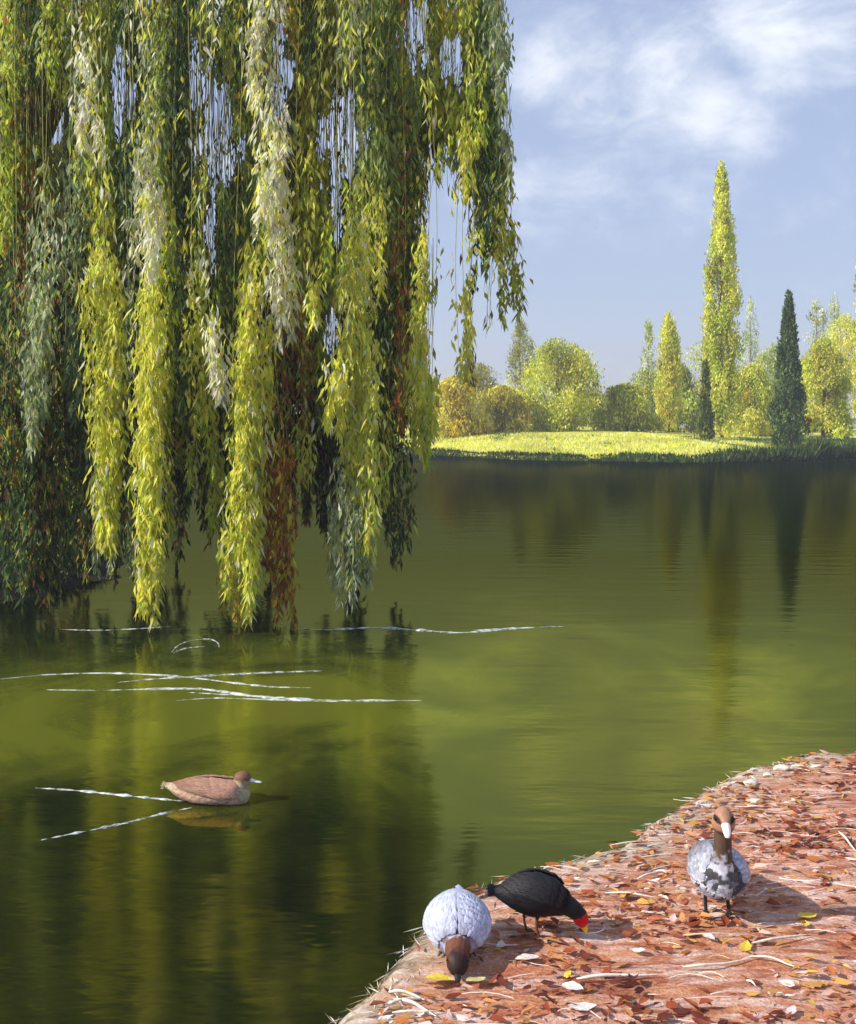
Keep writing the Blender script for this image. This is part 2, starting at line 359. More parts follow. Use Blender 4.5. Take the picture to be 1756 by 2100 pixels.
def strand(x, yt, yb, hw, d, cols, dens=1.0, sway=None, topsparse=.16):
    """one hanging branch: twigs that fall from a limb, leaves along them"""
    A = at(x, yt, d); B = at(x, yb, d); hwm = hw * K / F * d
    zt, zb = A.z, max(B.z, WZ + .02); top = LIMBP[np.argmin(np.hypot(LIMBP[:, 0] - A.x, LIMBP[:, 1] - d))]
    ns = max(3, int(round(hw / 5.5))); sway = sway if sway is not None else rng.uniform(-.18, .18)
    TV, TQ, nb = [], [], 0; PP, DD, CC, LL, WW = [], [], [], [], []
    ck = list(cols.keys()); cw = np.array(list(cols.values()), float); cw /= cw.sum()
    for s in range(ns):
        u = (s + .5) / ns * 2 - 1
        ox = u * hwm * .85 + rng.normal() * hwm * .12; oy = rng.normal() * max(hwm, .15) * .8
        z1 = zb + abs(u) ** 1.5 * (zt - zb) * rng.uniform(.05, .28) + rng.uniform(0, .12)
        z0 = min(zt - abs(u) * (zt - zb) * rng.uniform(0, .25) + rng.normal() * .45 + .15, top[2] - .3)
        ph = rng.uniform(0, 6.28); m = 18
        first = s == ns // 2; ztop = top[2] if first else min(top[2], z0 + rng.uniform(.2, .7))
        zz = np.linspace(ztop, z1, m); q = (top[2] - zz) / max(top[2] - z1, .1); q0 = q[0]
        blend = np.clip(q * 4.5, 0, 1) ** .6
        ox = ox * (1 if first else 1) * np.clip((q - q0) * 9 + (1 if first else .15), 0, 1)
        cx = top[0] * (1 - blend) + (A.x + ox) * blend + sway * (q - .6) * .6 + .08 * np.sin(q * 8 + ph) * q + .06 * np.sin(q * 4.2 + x)
        cy = top[1] * (1 - blend) + (d + oy) * blend + .06 * np.sin(q * 6 + ph * 2)
        pts = np.stack([cx, cy, zz], 1)
        V, Qd = tube_arrays(pts, np.linspace(.005, .0025, m), 3, nb); nb += len(V); TV.append(V); TQ.append(Qd)
        # leaves
        for (za, zc, k) in ((z0, z1, dens), (ztop, z0, dens * topsparse)):
            if za - zc < .05: continue
            n = int((za - zc) * 88 * k)
            if n < 1: continue
            lz = rng.uniform(zc, za, n)
            taper = np.clip((lz - z1) / .5, .25, 1)
            P = np.stack([np.interp(-lz, -zz, cx), np.interp(-lz, -zz, cy), lz], 1)
            P += rng.normal(size=(n, 3)) * np.array([.05, .07, .02]) * taper[:, None] * (1 + hwm)
            az = rng.uniform(0, 6.283, n); tl = rng.uniform(.12, .75, n)
            D = np.stack([np.cos(az) * tl, np.sin(az) * tl, -np.ones(n)], 1)
            ci = rng.choice(len(ck), n, p=cw)
            base = np.where((rng.random(n) < .06)[:, None], PALA[rng.integers(0, len(PALA), n)], np.array([PAL[c] for c in ck])[ci]) * rng.uniform(.72, 1.2, (n, 1)) * (1 + rng.normal(size=(n, 3)) * .05)
            PP.append(P); DD.append(D); CC.append(base); LL.append(rng.uniform(.07, .21, n)); WW.append(rng.uniform(.022, .050, n))
    hb = link('hanging_branch', mesh_np('hanging_branch', wl(np.vstack(TV)), np.vstack(TQ)), M_TWIG, willow)
    P = np.vstack(PP); k = hole_mask(P + unit(np.vstack(DD)) * .08)
    P = P[k]; D = np.vstack(DD)[k]; C = np.vstack(CC)[k]; L = np.concatenate(LL)[k]; W = np.concatenate(WW)[k]
    if len(P) == 0: return
    V, T = leaf_arrays(P, D, L, W)
    lf = link('leaves', mesh_np('leaves', wl(V), T, np.repeat(np.clip(C, 0, .9), 4, 0)), M_LEAF, hb); lf['kind'] = 'stuff'
Y_ = {'yellow': 9, 'ygreen': 2, 'cream': 1.2}; YG = {'ygreen': 5, 'yellow': 2, 'green': 1}; SG = {'sage': 5, 'cream': 1, 'teal': 1}
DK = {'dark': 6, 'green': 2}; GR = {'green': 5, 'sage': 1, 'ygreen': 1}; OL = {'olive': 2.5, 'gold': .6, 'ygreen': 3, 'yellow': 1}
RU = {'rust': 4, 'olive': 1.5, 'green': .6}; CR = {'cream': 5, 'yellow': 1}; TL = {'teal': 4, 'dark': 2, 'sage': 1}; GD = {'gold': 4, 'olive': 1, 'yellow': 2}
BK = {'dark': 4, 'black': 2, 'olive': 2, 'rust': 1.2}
front = [ # x, top, bottom, half width, distance, colours, density
 (205, 580, 1150, 27, 12.3, Y_, 1.8), (212, 800, 1185, 16, 12.7, SG, .9), (300, 600, 1280, 25, 12.0, Y_, 1.9), (318, 430, 900, 22, 12.6, YG, 1), (290, 330, 560, 12, 12.4, CR, .8),
 (522, 560, 1262, 34, 12.1, Y_, 1.9), (575, 880, 1310, 20, 12.5, {'rust': 3, 'gold': 2}, 1.2), (490, 1150, 1330, 30, 12.6, GD, .6), (720, 640, 1170, 32, 12.3, Y_, 1.6), (716, 980, 1245, 15, 12.3, SG, .9),
 (618, 870, 1005, 14, 12.9, Y_, .9), (412, 850, 1000, 20, 12.8, YG, .9), (440, 880, 1040, 13, 12.9, Y_, .9), (872, 520, 965, 20, 13.0, YG, 1.2), (866, 600, 930, 18, 12.6, Y_, 1.6),
 (95, 560, 935, 26, 12.4, SG, 1.1), (150, 600, 870, 18, 12.6, TL, 1), (948, 440, 790, 16, 12.9, Y_, 1.6), (985, -20, 705, 19, 13.4, DK, 1.3), (1022, -20, 420, 12, 13.0, SG, 1.0),
 (1024, 440, 700, 12, 13.2, OL, .9), (1026, 430, 690, 12, 13.6, OL, .9, .55), (1032, 460, 650, 12, 13.8, OL, .7, .9), (250, -20, 560, 20, 13.2, DK, 1.2), (380, 20, 560, 26, 13.1, DK, 1.25), (362, 560, 880, 24, 13.0, TL, 1.1),
 (648, 570, 680, 18, 12.0, Y_, 2.0), (574, 440, 720, 12, 11.9, CR, 1.6), (548, 90, 240, 12, 11.9, CR, 1.6), (572, 280, 420, 9, 11.9, CR, 1.6), (442, 640, 830, 10, 11.9, CR, 1.8), (172, 240, 310, 9, 12.0, CR, 1.4), (555, 340, 480, 10, 11.9, CR, 1.5), (286, 440, 590, 10, 11.9, CR, 1.5), (710, 700, 900, 16, 12.0, Y_, 1.6),
 (545, -20, 250, 24, 13.3, GR, 1.1), (505, -20, 240, 22, 13.5, DK, 1.1), (610, -20, 260, 24, 13.4, DK, 1.1), (660, 30, 200, 20, 13.3, DK, 1.2), (720, -20, 330, 30, 13.1, SG, .9), (740, 100, 620, 26, 13.2, GR, 1.1),
 (800, -20, 560, 22, 13.3, GR, 1.1), (835, 300, 700, 14, 13.3, DK, 1.1), (762, 380, 650, 12, 12.7, Y_, 1.0), (300, 80, 330, 26, 12.8, SG, .9), (330, 250, 500, 22, 13.0, GR, 1), (960, 60, 330, 13, 13.2, YG, .9),
 (930, 210, 420, 14, 13.3, YG, 1), (895, -20, 300, 20, 13.6, OL, 1.1), (60, -20, 330, 18, 13.4, DK, 1.0), (20, -20, 520, 20, 13.2, YG, 1.0), (120, -20, 250, 30, 13.2, YG, .9), (190, -20, 420, 26, 13.4, OL, 1.0),
 (60, 500, 900, 22, 13.5, RU, 1.0), (20, 520, 880, 22, 13.4, DK, 1.0), (150, 330, 600, 24, 13.2, SG, .9), (222, 420, 640, 22, 13.3, OL, 1.0), (405, 640, 880, 18, 12.6, Y_, .9), (480, 300, 640, 22, 13.2, GR, 1.0),
 (465, 560, 800, 16, 13.0, DK, 1.0), (620, 420, 800, 22, 13.3, OL, 1.0), (600, 640, 880, 18, 13.2, RU, .9), (665, 640, 880, 20, 13.4, GR, .9), (690, 380, 640, 20, 12.9, YG, 1.0), (790, 560, 880, 24, 13.2, DK, 1.1), (832, 640, 890, 18, 13.2, RU, .8),
 (755, 760, 1000, 16, 13.1, YG, .8), (800, 850, 1040, 18, 13.4, OL, .6), (40, 860, 1010, 18, 13.0, GR, .9), (560, 300, 620, 18, 13.0, YG, .9), (640, 220, 560, 20, 13.4, OL, 1), (520, 330, 600, 18, 13.1, GR, 1),
 (975, 640, 800, 14, 13.4, {'rust': 2, 'gold': 2, 'green': 1}, .6), (425, 1010, 1090, 6, 12.8, YG, .7), (262, 1060, 1180, 7, 12.6, SG, .7), (690, 1000, 1130, 9, 12.5, SG, .6), (745, 1040, 1200, 9, 12.5, SG, .6),
 (400, 330, 620, 16, 13.1, OL, .9), (430, 560, 760, 12, 12.8, YG, .9), (265, 640, 900, 14, 12.9, SG, .7), (340, 900, 1080, 10, 12.9, OL, .7), (560, 1000, 1180, 12, 12.9, RU, .8)]
for a in front: strand(*a)
# the layers behind: darker, denser, reaching various lengths
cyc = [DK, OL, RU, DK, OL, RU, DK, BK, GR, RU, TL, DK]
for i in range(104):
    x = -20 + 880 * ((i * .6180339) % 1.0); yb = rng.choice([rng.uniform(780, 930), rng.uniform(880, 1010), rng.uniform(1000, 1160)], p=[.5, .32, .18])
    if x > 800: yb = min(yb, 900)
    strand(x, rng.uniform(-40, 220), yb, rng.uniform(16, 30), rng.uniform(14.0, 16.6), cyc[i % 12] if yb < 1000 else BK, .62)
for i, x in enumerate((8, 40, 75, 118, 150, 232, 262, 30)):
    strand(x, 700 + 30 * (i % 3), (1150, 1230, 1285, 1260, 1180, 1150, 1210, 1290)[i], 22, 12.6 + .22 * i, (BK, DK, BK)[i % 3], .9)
for i in range(40):  # dark strands added so the water behind the tips reads dark
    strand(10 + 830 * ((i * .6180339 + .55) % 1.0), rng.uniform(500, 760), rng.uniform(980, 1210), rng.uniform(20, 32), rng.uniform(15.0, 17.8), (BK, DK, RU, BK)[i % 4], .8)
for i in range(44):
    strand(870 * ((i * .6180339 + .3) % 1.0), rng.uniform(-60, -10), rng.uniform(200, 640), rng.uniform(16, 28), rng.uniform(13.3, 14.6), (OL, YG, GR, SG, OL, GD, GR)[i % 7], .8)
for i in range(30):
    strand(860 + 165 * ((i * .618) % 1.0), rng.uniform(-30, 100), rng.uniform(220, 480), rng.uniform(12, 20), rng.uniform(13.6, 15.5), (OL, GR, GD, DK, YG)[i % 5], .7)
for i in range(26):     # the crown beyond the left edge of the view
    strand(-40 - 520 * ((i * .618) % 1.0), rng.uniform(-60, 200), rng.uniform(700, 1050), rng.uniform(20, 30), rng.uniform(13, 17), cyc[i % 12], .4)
# a low layer of dark leafy growth on the willow bank
n = 5200; bx = rng.uniform(-12.5, -4.2, n); by = rng.uniform(12, 20, n); bz, _ = wb_z(bx[:, None], by[:, None]); bz = bz[:, 0]; k = bz > -.06
P = np.stack([bx, by, bz], 1)[k]; n = len(P); az = rng.uniform(0, 6.283, n)
D = np.stack([np.cos(az) * .6, np.sin(az) * .6, rng.uniform(.4, 1.6, n)], 1)
C = np.array([lin(44, 52, 32), lin(60, 66, 36), lin(70, 54, 36), lin(52, 70, 40)])[rng.integers(0, 4, n)]
V, T = leaf_arrays(P, D, rng.uniform(.08, .26, n), rng.uniform(.02, .05, n))
tag(link('bank_undergrowth', mesh_np('bank_undergrowth', V, T, np.repeat(C, 4, 0)), M_GRASS), 'dark low undergrowth on the muddy bank beneath the willow', 'undergrowth', kind='stuff')

# ------------------------------------------------------------------ far trees
def far_tree(name, label, x, ytop, wpx, d, shape, cols, n=4200, group='trees on the far bank', leaf=(.15, .36), base_frac=.03, lean=0.0):
    ax = (x * K - 428) / F * d; z0 = far_height(ax, d); zt = at(x, ytop, d).z; hh = zt - z0; R = wpx * K / F * d / 2
    o = tag(empty(name, (ax, d, z0 - .05)), label, 'tree', group)
    n = int(n * 2.6)
    ck = list(cols.keys()); cw = np.array(list(cols.values()), float); cw /= cw.sum(); pal = np.array([PAL[c] for c in ck])
    ph = rng.uniform(0, 6.28)
    tpts = np.stack([.12 * R * np.sin(np.linspace(0, 3, 12) + ph) * .4 + lean * np.linspace(0, 1, 12), np.zeros(12), np.linspace(-.1, hh * .92, 12)], 1)
    V, Q = tube_arrays(tpts, np.linspace(max(.12, R * .09), .02, 12), 8)
    link('trunk', mesh_np('trunk', V, Q, smooth=True), M_BARK, o)
    def prof(t):
        if shape == 'poplar': return np.interp(t, [0, .05, .25, .5, .75, .9, 1], [.5, .8, 1.0, .84, .55, .30, .03])
        if shape == 'cone': return np.interp(t, [0, .06, .25, .6, 1], [.7, 1.0, .92, .55, .05])
        return np.interp(t, [0, .08, .3, .6, .85, 1], [.7, .95, 1.0, .9, .6, .12])
    # limbs
    for k in range(7):
        t0 = rng.uniform(.12, .7); a = rng.uniform(0, 6.28); r = R * float(prof(np.array(t0))) * .75; up = {'poplar': 3.0, 'cone': .4}.get(shape, .9)
        s = tpts[int(t0 * 11)]; e = s + np.array([math.cos(a) * r, math.sin(a) * r, r * up])
        V, Q = tube_arrays(spline([s, (s + e) / 2 + [0, 0, -.1 * r], e], 6), np.linspace(max(.05, R * .035), .015, 6), 5); link('limb', mesh_np('limb', V, Q), M_BARK, o)
    # crown: clumps of leaves through the volume, denser towards its skin
    nc = 80 if shape == 'round' else 130
    l1, l2, l3 = rng.uniform(0, 6.28, 3)
    def lob(a, t): return 1 + (.4 if shape == 'round' else .16) * (np.sin(2 * a + l1 + 3 * t) * .5 + np.sin(3 * a + l2 - 5 * t) * .5 + np.sin(9 * t + l3) * .5)
    ct = rng.uniform(base_frac, .97, nc) ** (1.0 if shape != 'cone' else 1.25); ca = rng.uniform(0, 6.283, nc); cr = R * prof(ct) * lob(ca, ct) * np.sqrt(rng.uniform(.08, 1, nc))
    cc = np.stack([np.cos(ca) * cr + lean * ct, np.sin(ca) * cr, ct * hh], 1)
    cs = R * rng.uniform(.12, .30, nc) * (1 if shape == 'round' else .8); ctone = rng.uniform(.68, 1.25, nc); cci = rng.choice(len(ck), nc, p=cw)
    ci = rng.integers(0, nc, n); g = rng.normal(size=(n, 3)) * cs[ci][:, None] * np.array([.8, .8, 1.1 if shape == 'round' else 2.2])
    P = cc[ci] + g; a_ = np.arctan2(P[:, 1], P[:, 0]); t_ = np.clip(P[:, 2] / hh, 0, 1); r_ = np.hypot(P[:, 0], P[:, 1])
    ok = (P[:, 2] > .1) & (P[:, 2] < hh * 1.01) & (r_ < R * prof(t_) * lob(a_, t_) * rng.uniform(.9, 1.3, n) + .12)
    P = P[ok]; ci = ci[ok]; n = len(P)
    az = rng.uniform(0, 6.283, n); sgn = 1 if shape != 'round' else -1
    D = np.stack([np.cos(az) * .5, np.sin(az) * .5, sgn * rng.uniform(.3, 1.5, n)], 1)
    own = rng.random(n) < .72
    C = pal[np.where(own, cci[ci], rng.choice(len(ck), n, p=cw))] * (ctone[ci] * rng.uniform(.8, 1.18, n))[:, None]
    V, T = leaf_arrays(P, D, rng.uniform(leaf[0], leaf[1], n), rng.uniform(leaf[0], leaf[1], n) * .4)
    link('crown', mesh_np('crown', V, T, np.repeat(np.clip(C, 0, .9), 4, 0)), M_FAR, o)
    return o
YT = {'yellow': 4, 'ygreen': 3, 'gold': .6, 'olive': .8}; YL = {'yellow': 5, 'gold': 1.2, 'ygreen': 1}; DT = {'dark': 5, 'green': 1}; OT = {'olive': 3, 'green': 3, 'ygreen': 1.5, 'dark': 1}; GO = {'gold': 3, 'rust': .5, 'yellow': 4}
far_tree('poplar_tree', 'tallest tree, a slender yellow-green poplar rising far above the lawn', 1480, 335, 74, 72, 'poplar', {'yellow': 5, 'ygreen': 4, 'olive': .6}, 9000, leaf=(.15, .36))
far_tree('cypress_tree', 'narrow dark green cypress to the right of the tall yellow poplar', 1618, 598, 66, 66, 'cone', DT, 5200, leaf=(.14, .32))
far_tree('cypress_tree', 'short dark cone of leaves added for the shadow at the left foot of the tall poplar', 1447, 742, 30, 69, 'cone', {'dark': 3, 'olive': 2}, 2200, leaf=(.14, .3))  # the shadow beside the poplar, built as a small dark tree
far_tree('broadleaf_tree', 'rounded bright yellow-green tree beside the gap of sky, left of centre lawn', 1140, 690, 160, 78, 'round', YT, 7000)
far_tree('broadleaf_tree', 'golden orange tree at the edge of the willow curtain, behind the lawn', 935, 768, 110, 74, 'round', GO, 5200)
far_tree('broadleaf_tree', 'low golden bush-like tree between the willow edge and the rounded yellow tree', 1030, 788, 100, 76, 'round', {'gold': 3, 'yellow': 3, 'olive': 1}, 4600)
far_tree('broadleaf_tree', 'low olive tree right of the gap of sky', 1285, 782, 120, 80, 'round', {'olive': 3, 'ygreen': 3, 'yellow': 1}, 5200)
far_tree('poplar_tree', 'small pointed yellow tree left of the tall poplar', 1372, 640, 56, 84, 'poplar', {'yellow': 4, 'gold': .6, 'ygreen': 2}, 3600)
far_tree('broadleaf_tree', 'dark olive tree behind the small pointed yellow tree', 1385, 738, 120, 90, 'round', OT, 5600)
far_tree('broadleaf_tree', 'yellow-green bushy tree between the tall poplar and the dark cypress', 1548, 742, 92, 82, 'round', YT, 4800)
far_tree('broadleaf_tree', 'yellow tree to the right of the dark cypress', 1690, 690, 92, 78, 'round', YT, 5200)
far_tree('poplar_tree', 'tall thin yellow tree cut off by the right edge of the view', 1778, 425, 58, 70, 'poplar', YL, 5200)
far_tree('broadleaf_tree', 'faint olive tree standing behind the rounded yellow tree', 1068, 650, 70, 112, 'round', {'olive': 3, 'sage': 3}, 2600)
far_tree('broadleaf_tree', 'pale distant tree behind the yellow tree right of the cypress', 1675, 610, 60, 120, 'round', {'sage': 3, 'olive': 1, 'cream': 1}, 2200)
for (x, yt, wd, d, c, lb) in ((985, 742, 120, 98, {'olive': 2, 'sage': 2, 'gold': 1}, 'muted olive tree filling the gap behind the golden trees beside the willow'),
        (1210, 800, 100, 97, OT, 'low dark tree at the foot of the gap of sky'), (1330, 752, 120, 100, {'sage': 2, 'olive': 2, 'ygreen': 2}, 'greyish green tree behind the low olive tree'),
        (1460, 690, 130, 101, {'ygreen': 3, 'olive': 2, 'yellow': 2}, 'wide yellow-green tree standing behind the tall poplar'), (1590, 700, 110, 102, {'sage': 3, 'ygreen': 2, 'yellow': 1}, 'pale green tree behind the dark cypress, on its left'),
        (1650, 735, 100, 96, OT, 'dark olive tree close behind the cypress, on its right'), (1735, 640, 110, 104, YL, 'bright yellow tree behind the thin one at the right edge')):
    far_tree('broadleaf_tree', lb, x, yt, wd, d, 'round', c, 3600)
for (x, yt, wd, lb) in ((1330, 655, 44, 'faint slender tree far behind, left of the small pointed yellow tree'),
        (1540, 610, 50, 'faint slender tree far behind, just right of the poplar'), (1712, 600, 50, 'faint slender tree far behind, near the right edge')):
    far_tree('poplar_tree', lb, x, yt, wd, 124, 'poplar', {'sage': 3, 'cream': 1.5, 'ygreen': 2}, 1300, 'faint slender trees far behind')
far_tree('broadleaf_tree', 'yellow tree on the far bank peeping through under the right part of the willow', 838, 750, 165, 112, 'round', YT, 3200, leaf=(.3, .6))

# ------------------------------------------------------------------ grass of the far bank
n = 38000; gx = rng.uniform(-14, 30, n); gy = far_front(gx) + rng.uniform(.1, 1, n) ** 1.3 * 15
gz, _ = far_z(gx[:, None], gy[:, None]); P = np.stack([gx, gy, gz[:, 0] - .02], 1)
D = np.stack([rng.normal(size=n) * .35, rng.normal(size=n) * .35, np.ones(n)], 1)
C = np.array([PAL['yellow'], PAL['ygreen'], PAL['yellow'] * .9, PAL['cream'] * .8])[rng.integers(0, 4, n)]
pt = np.array([fbm(x * .5, y * .28, 3.3, 4) for x, y in zip(gx, gy)])
C = np.where((pt + rng.normal(0, .2, n) + np.interp(gx, [14, 19, 25], [-.45, .1, .6]) > .12)[:, None], np.array([PAL['green'], PAL['dark'] * .8])[rng.integers(0, 2, n)], C)  # tree shade put into the blade colour, in patches and towards the right
V, T = leaf_arrays(P, D, rng.uniform(.08, .22, n), rng.uniform(.04, .09, n))
tag(link('lawn_grass', mesh_np('lawn_grass', V, T, np.repeat(C, 4, 0)), M_GRASS), 'short sunlit yellow-green grass of the far lawn', 'grass', kind='stuff')
n = 14000; gx = rng.uniform(-20, 34, n); gy = far_front(gx) + rng.normal(size=n) * .35 + .05
gz, _ = far_z(gx[:, None], gy[:, None]); P = np.stack([gx, gy, np.maximum(gz[:, 0], WZ - .05)], 1)
D = np.stack([rng.normal(size=n) * .4, rng.normal(size=n) * .4 - .5, np.ones(n)], 1)
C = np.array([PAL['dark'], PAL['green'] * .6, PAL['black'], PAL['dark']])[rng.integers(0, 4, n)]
hgt = rng.uniform(.25, .55, n) * np.interp(gx, [5, 14, 19, 24], [.55, .8, 1.9, 2.4]) * (1 + .4 * np.sin(gx * 1.7) * np.sin(gx * .53))  # taller dark blades at right added as the shaded end of the lawn
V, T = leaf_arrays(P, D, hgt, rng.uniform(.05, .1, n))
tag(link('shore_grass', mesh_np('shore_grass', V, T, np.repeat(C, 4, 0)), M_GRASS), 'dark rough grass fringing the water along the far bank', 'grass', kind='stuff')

# ------------------------------------------------------------------ ripples on the pond
def ripple(pts, wd, label, group, seed=0, breaks=.3):
    P = spline([tuple(on(x, y, WZ)) for x, y in pts], 90); r = np.random.default_rng(seed)
    s = np.linspace(0, 1, 90); nz = np.array([fbm(seed * 3.1, q * 22, .5, 3) for q in s])
    wdt = wd * np.clip(np.sin(s * math.pi) ** .35, .15, 1) * np.clip(.85 + nz * .8 - breaks * .25, .12, 1.3)
    t = unit(np.gradient(P, axis=0)); sd = unit(np.cross(t, [0, 0, 1.0])); a = np.linspace(0, math.pi, 6)
    c = P.mean(0)
    V = P[:, None] + sd[:, None] * (np.cos(a) * 1.0)[None, :, None] * wdt[:, None, None] + np.array([0, 0, 1.0]) * ((np.sin(a) * .45)[None, :, None] * wdt[:, None, None] - .001)
    i, j = np.meshgrid(np.arange(89), np.arange(5), indexing='ij')
    Q = np.stack([i * 6 + j, i * 6 + j + 1, (i + 1) * 6 + j + 1, (i + 1) * 6 + j], -1).reshape(-1, 4)
    o = link('water_ripple', mesh_np('water_ripple', V.reshape(-1, 3) - c, Q, smooth=True), M_RIPPLE); o.location = c
    return tag(o, label, 'ripple', group)
G1 = 'white ripple lines below the willow'
ripple([(0, 1393), (100, 1384), (210, 1381), (310, 1384), (400, 1391), (480, 1401), (560, 1409), (640, 1411)], .024, 'longest crossing white ripple line, sagging from the left edge below the willow', G1, 1)
ripple([(240, 1400), (330, 1392), (450, 1385), (550, 1380), (662, 1376)], .026, 'white ripple line rising to the right, crossing another below the willow', G1, 2, .1)
ripple([(95, 1415), (200, 1416), (300, 1414), (400, 1413), (450, 1418), (520, 1428), (600, 1434), (720, 1437), (865, 1437)], .028, 'lowest long white ripple line stepping down to the right below the willow', G1, 3)
ripple([(360, 1437), (440, 1432), (520, 1434), (640, 1438), (760, 1440)], .016, 'faint flat ripple line just under the lowest long one', G1, 4, .8)
ripple([(380, 1420), (450, 1424), (560, 1430), (650, 1433)], .018, 'faint short ripple line braided into the lowest long one', G1, 5, .8)
G2 = 'ripple lines further out on the pond'
ripple([(612, 1289), (680, 1292), (760, 1288), (850, 1292), (930, 1298), (1000, 1294), (1080, 1288), (1160, 1285)], .04, 'pale arc of ripple on open water right of the willow tips', G2, 6, .5)
ripple([(120, 1291), (200, 1293), (280, 1290), (350, 1285)], .020, 'faint ripple line by the dark bank under the willow', G2, 7, .9)
ripple([(352, 1338), (366, 1324), (392, 1314), (428, 1311), (446, 1318), (450, 1328)], .014, 'small hooked ripple between two willow tips', G2, 8, .5)
ripple([(355, 1339), (382, 1330), (420, 1326)], .018, 'tiny short ripple under the small hooked one', G2, 9, .5)
G3 = 'wake lines behind the swimming duck'
ripple([(70, 1616), (150, 1621), (250, 1631), (330, 1639), (375, 1643)], .018, 'upper white wake line trailing left from the swimming duck', G3, 10, .5)
ripple([(80, 1724), (160, 1708), (250, 1690), (330, 1670), (400, 1655)], .018, 'lower white wake line slanting down left from the swimming duck', G3, 11, .7)

# ------------------------------------------------------------------ path litter
def land_points(n, e0=.06):
    res = []
    while sum(map(len, res)) < n:
        x = rng.uniform(-.6, 3.6, n); y = rng.uniform(3.7, 8.0, n)
        sd = sdist(x, y); res.append(np.stack([x, y], 1)[(sd > e0) & (np.abs(x) < y * .42 + .2)])
    return np.vstack(res)[:n]
n = 3400; xy = land_points(n, .14); xy = xy[np.array([fbm(x * 1.4, y * 2.0, 9.3, 4) for x, y in xy]) + rng.normal(0, .28, n) > -.16]; n = len(xy)
P = np.stack([xy[:, 0], xy[:, 1], rng.uniform(.006, .020, n)], 1); az = rng.normal(0, .8, n) + np.where(rng.random(n) < .5, 0, math.pi)
D = unit(np.stack([np.cos(az), np.sin(az), rng.uniform(-.12, .25, n)], 1))
pl = np.array([lin(104, 50, 40), lin(124, 60, 44), lin(150, 74, 50), lin(164, 88, 54), lin(186, 112, 62), lin(204, 146, 92), lin(206, 158, 84), lin(218, 180, 164), lin(230, 206, 196), lin(236, 224, 214)])
pi = np.array([fbm(x * .9, y * 1.6, 6.1, 3) for x, y in xy]) * 5.5 + 4.6 + rng.normal(0, 2.2, n)
C = pl[np.clip(pi, 0, 9).astype(int)] * rng.uniform(.82, 1.15, (n, 1))
S = unit(np.cross(np.stack([rng.normal(size=n) * .25, rng.normal(size=n) * .25, np.ones(n)], 1), D)); Nn = np.cross(D, S)
Ln = rng.uniform(.025, .085, n)[:, None] * np.where(rng.random((n, 1)) < .2, .55, 1); Wn = Ln * rng.uniform(.28, .62, (n, 1)); cu = rng.uniform(-.12, .25, (n, 1)) * Ln
w1 = rng.uniform(.7, 1.1, (n, 1)); w2 = rng.uniform(.55, 1.0, (n, 1))
V = np.stack([P, P + D * Ln * .25 + S * Wn * .5 * w1 + Nn * cu, P + D * Ln * .68 + S * Wn * .42 * w2 + Nn * cu * .8, P + D * Ln + Nn * cu * .5, P + D * Ln * .62 - S * Wn * .42 * w1 + Nn * cu * .7, P + D * Ln * .22 - S * Wn * .5 * w2 + Nn * cu * .9], 1).reshape(-1, 3)
b_ = np.arange(n)[:, None] * 6; T = np.concatenate([b_ + [0, 1, 2, 3], b_ + [0, 3, 4, 5]], 0)
tag(link('leaf_litter', mesh_np('leaf_litter', V, T, np.repeat(C, 6, 0)), M_LITTER), 'rust, orange and pink fallen leaves strewn thickly over the path', 'leaf litter', kind='stuff')
# pale dry grass along the water's edge
i = rng.integers(8, 132, 800); a = SHA[i]; b = SHA[i + 1]; tn = unit(b - a); nr = np.stack([tn[:, 1], -tn[:, 0]], 1)
off = np.abs(rng.normal(0, .11, len(i))) + .05
xy = a + (b - a) * rng.random((len(i), 1)) + nr * off[:, None]
P = np.stack([xy[:, 0], xy[:, 1], path_z(xy[:, :1], xy[:, 1:])[0][:, 0] + .004], 1); dv = tn * rng.choice([-1, 1], (len(i), 1)) * rng.uniform(.4, 1, (len(i), 1)) + nr * rng.normal(0, .5, (len(i), 1))
D = np.stack([dv[:, 0], dv[:, 1], rng.uniform(-.05, .05, len(i))], 1)
C = np.array([lin(222, 214, 196), lin(196, 182, 150), lin(168, 148, 104), lin(236, 230, 222), lin(150, 130, 84)])[rng.integers(0, 5, len(i))]
V, T = leaf_arrays(P, D, rng.uniform(.04, .12, len(i)), rng.uniform(.003, .006, len(i)))
tag(link('dry_edge_grass', mesh_np('dry_edge_grass', V, T, np.repeat(C, 4, 0)), M_STRAW), 'pale dry grass lying along the edge of the path at the water', 'dry grass', kind='stuff')
n = 260; xy = land_points(n, .16); m_ = 5; az = rng.normal(.12, .35, n) + np.where(rng.random(n) < .5, 0, math.pi); cv = rng.normal(0, .5, n); Ls = rng.uniform(.05, .24, n); ws = rng.uniform(.0009, .0022, n)
V, T = [], []
for k in range(m_):
    u = k / (m_ - 1) - .5; aa = az + cv * u; cx = xy[:, 0] + np.cos(aa) * u * Ls; cy = xy[:, 1] + np.sin(aa) * u * Ls; wz = ws * (1 - 1.6 * u * u)
    for sg in (-1, 1): V.append(np.stack([cx - np.sin(aa) * wz * sg, cy + np.cos(aa) * wz * sg, .014 + .006 * np.cos(u * 3 + az) + .001 * sg], 1))
V = np.stack(V, 1).reshape(-1, 3); b_ = np.arange(n)[:, None] * (2 * m_)
T = np.concatenate([b_ + [2 * k, 2 * k + 1, 2 * k + 3, 2 * k + 2] for k in range(m_ - 1)], 0)
C = np.array([lin(236, 226, 214), lin(222, 206, 186), lin(232, 206, 200), lin(206, 176, 130)])[rng.integers(0, 4, n)]
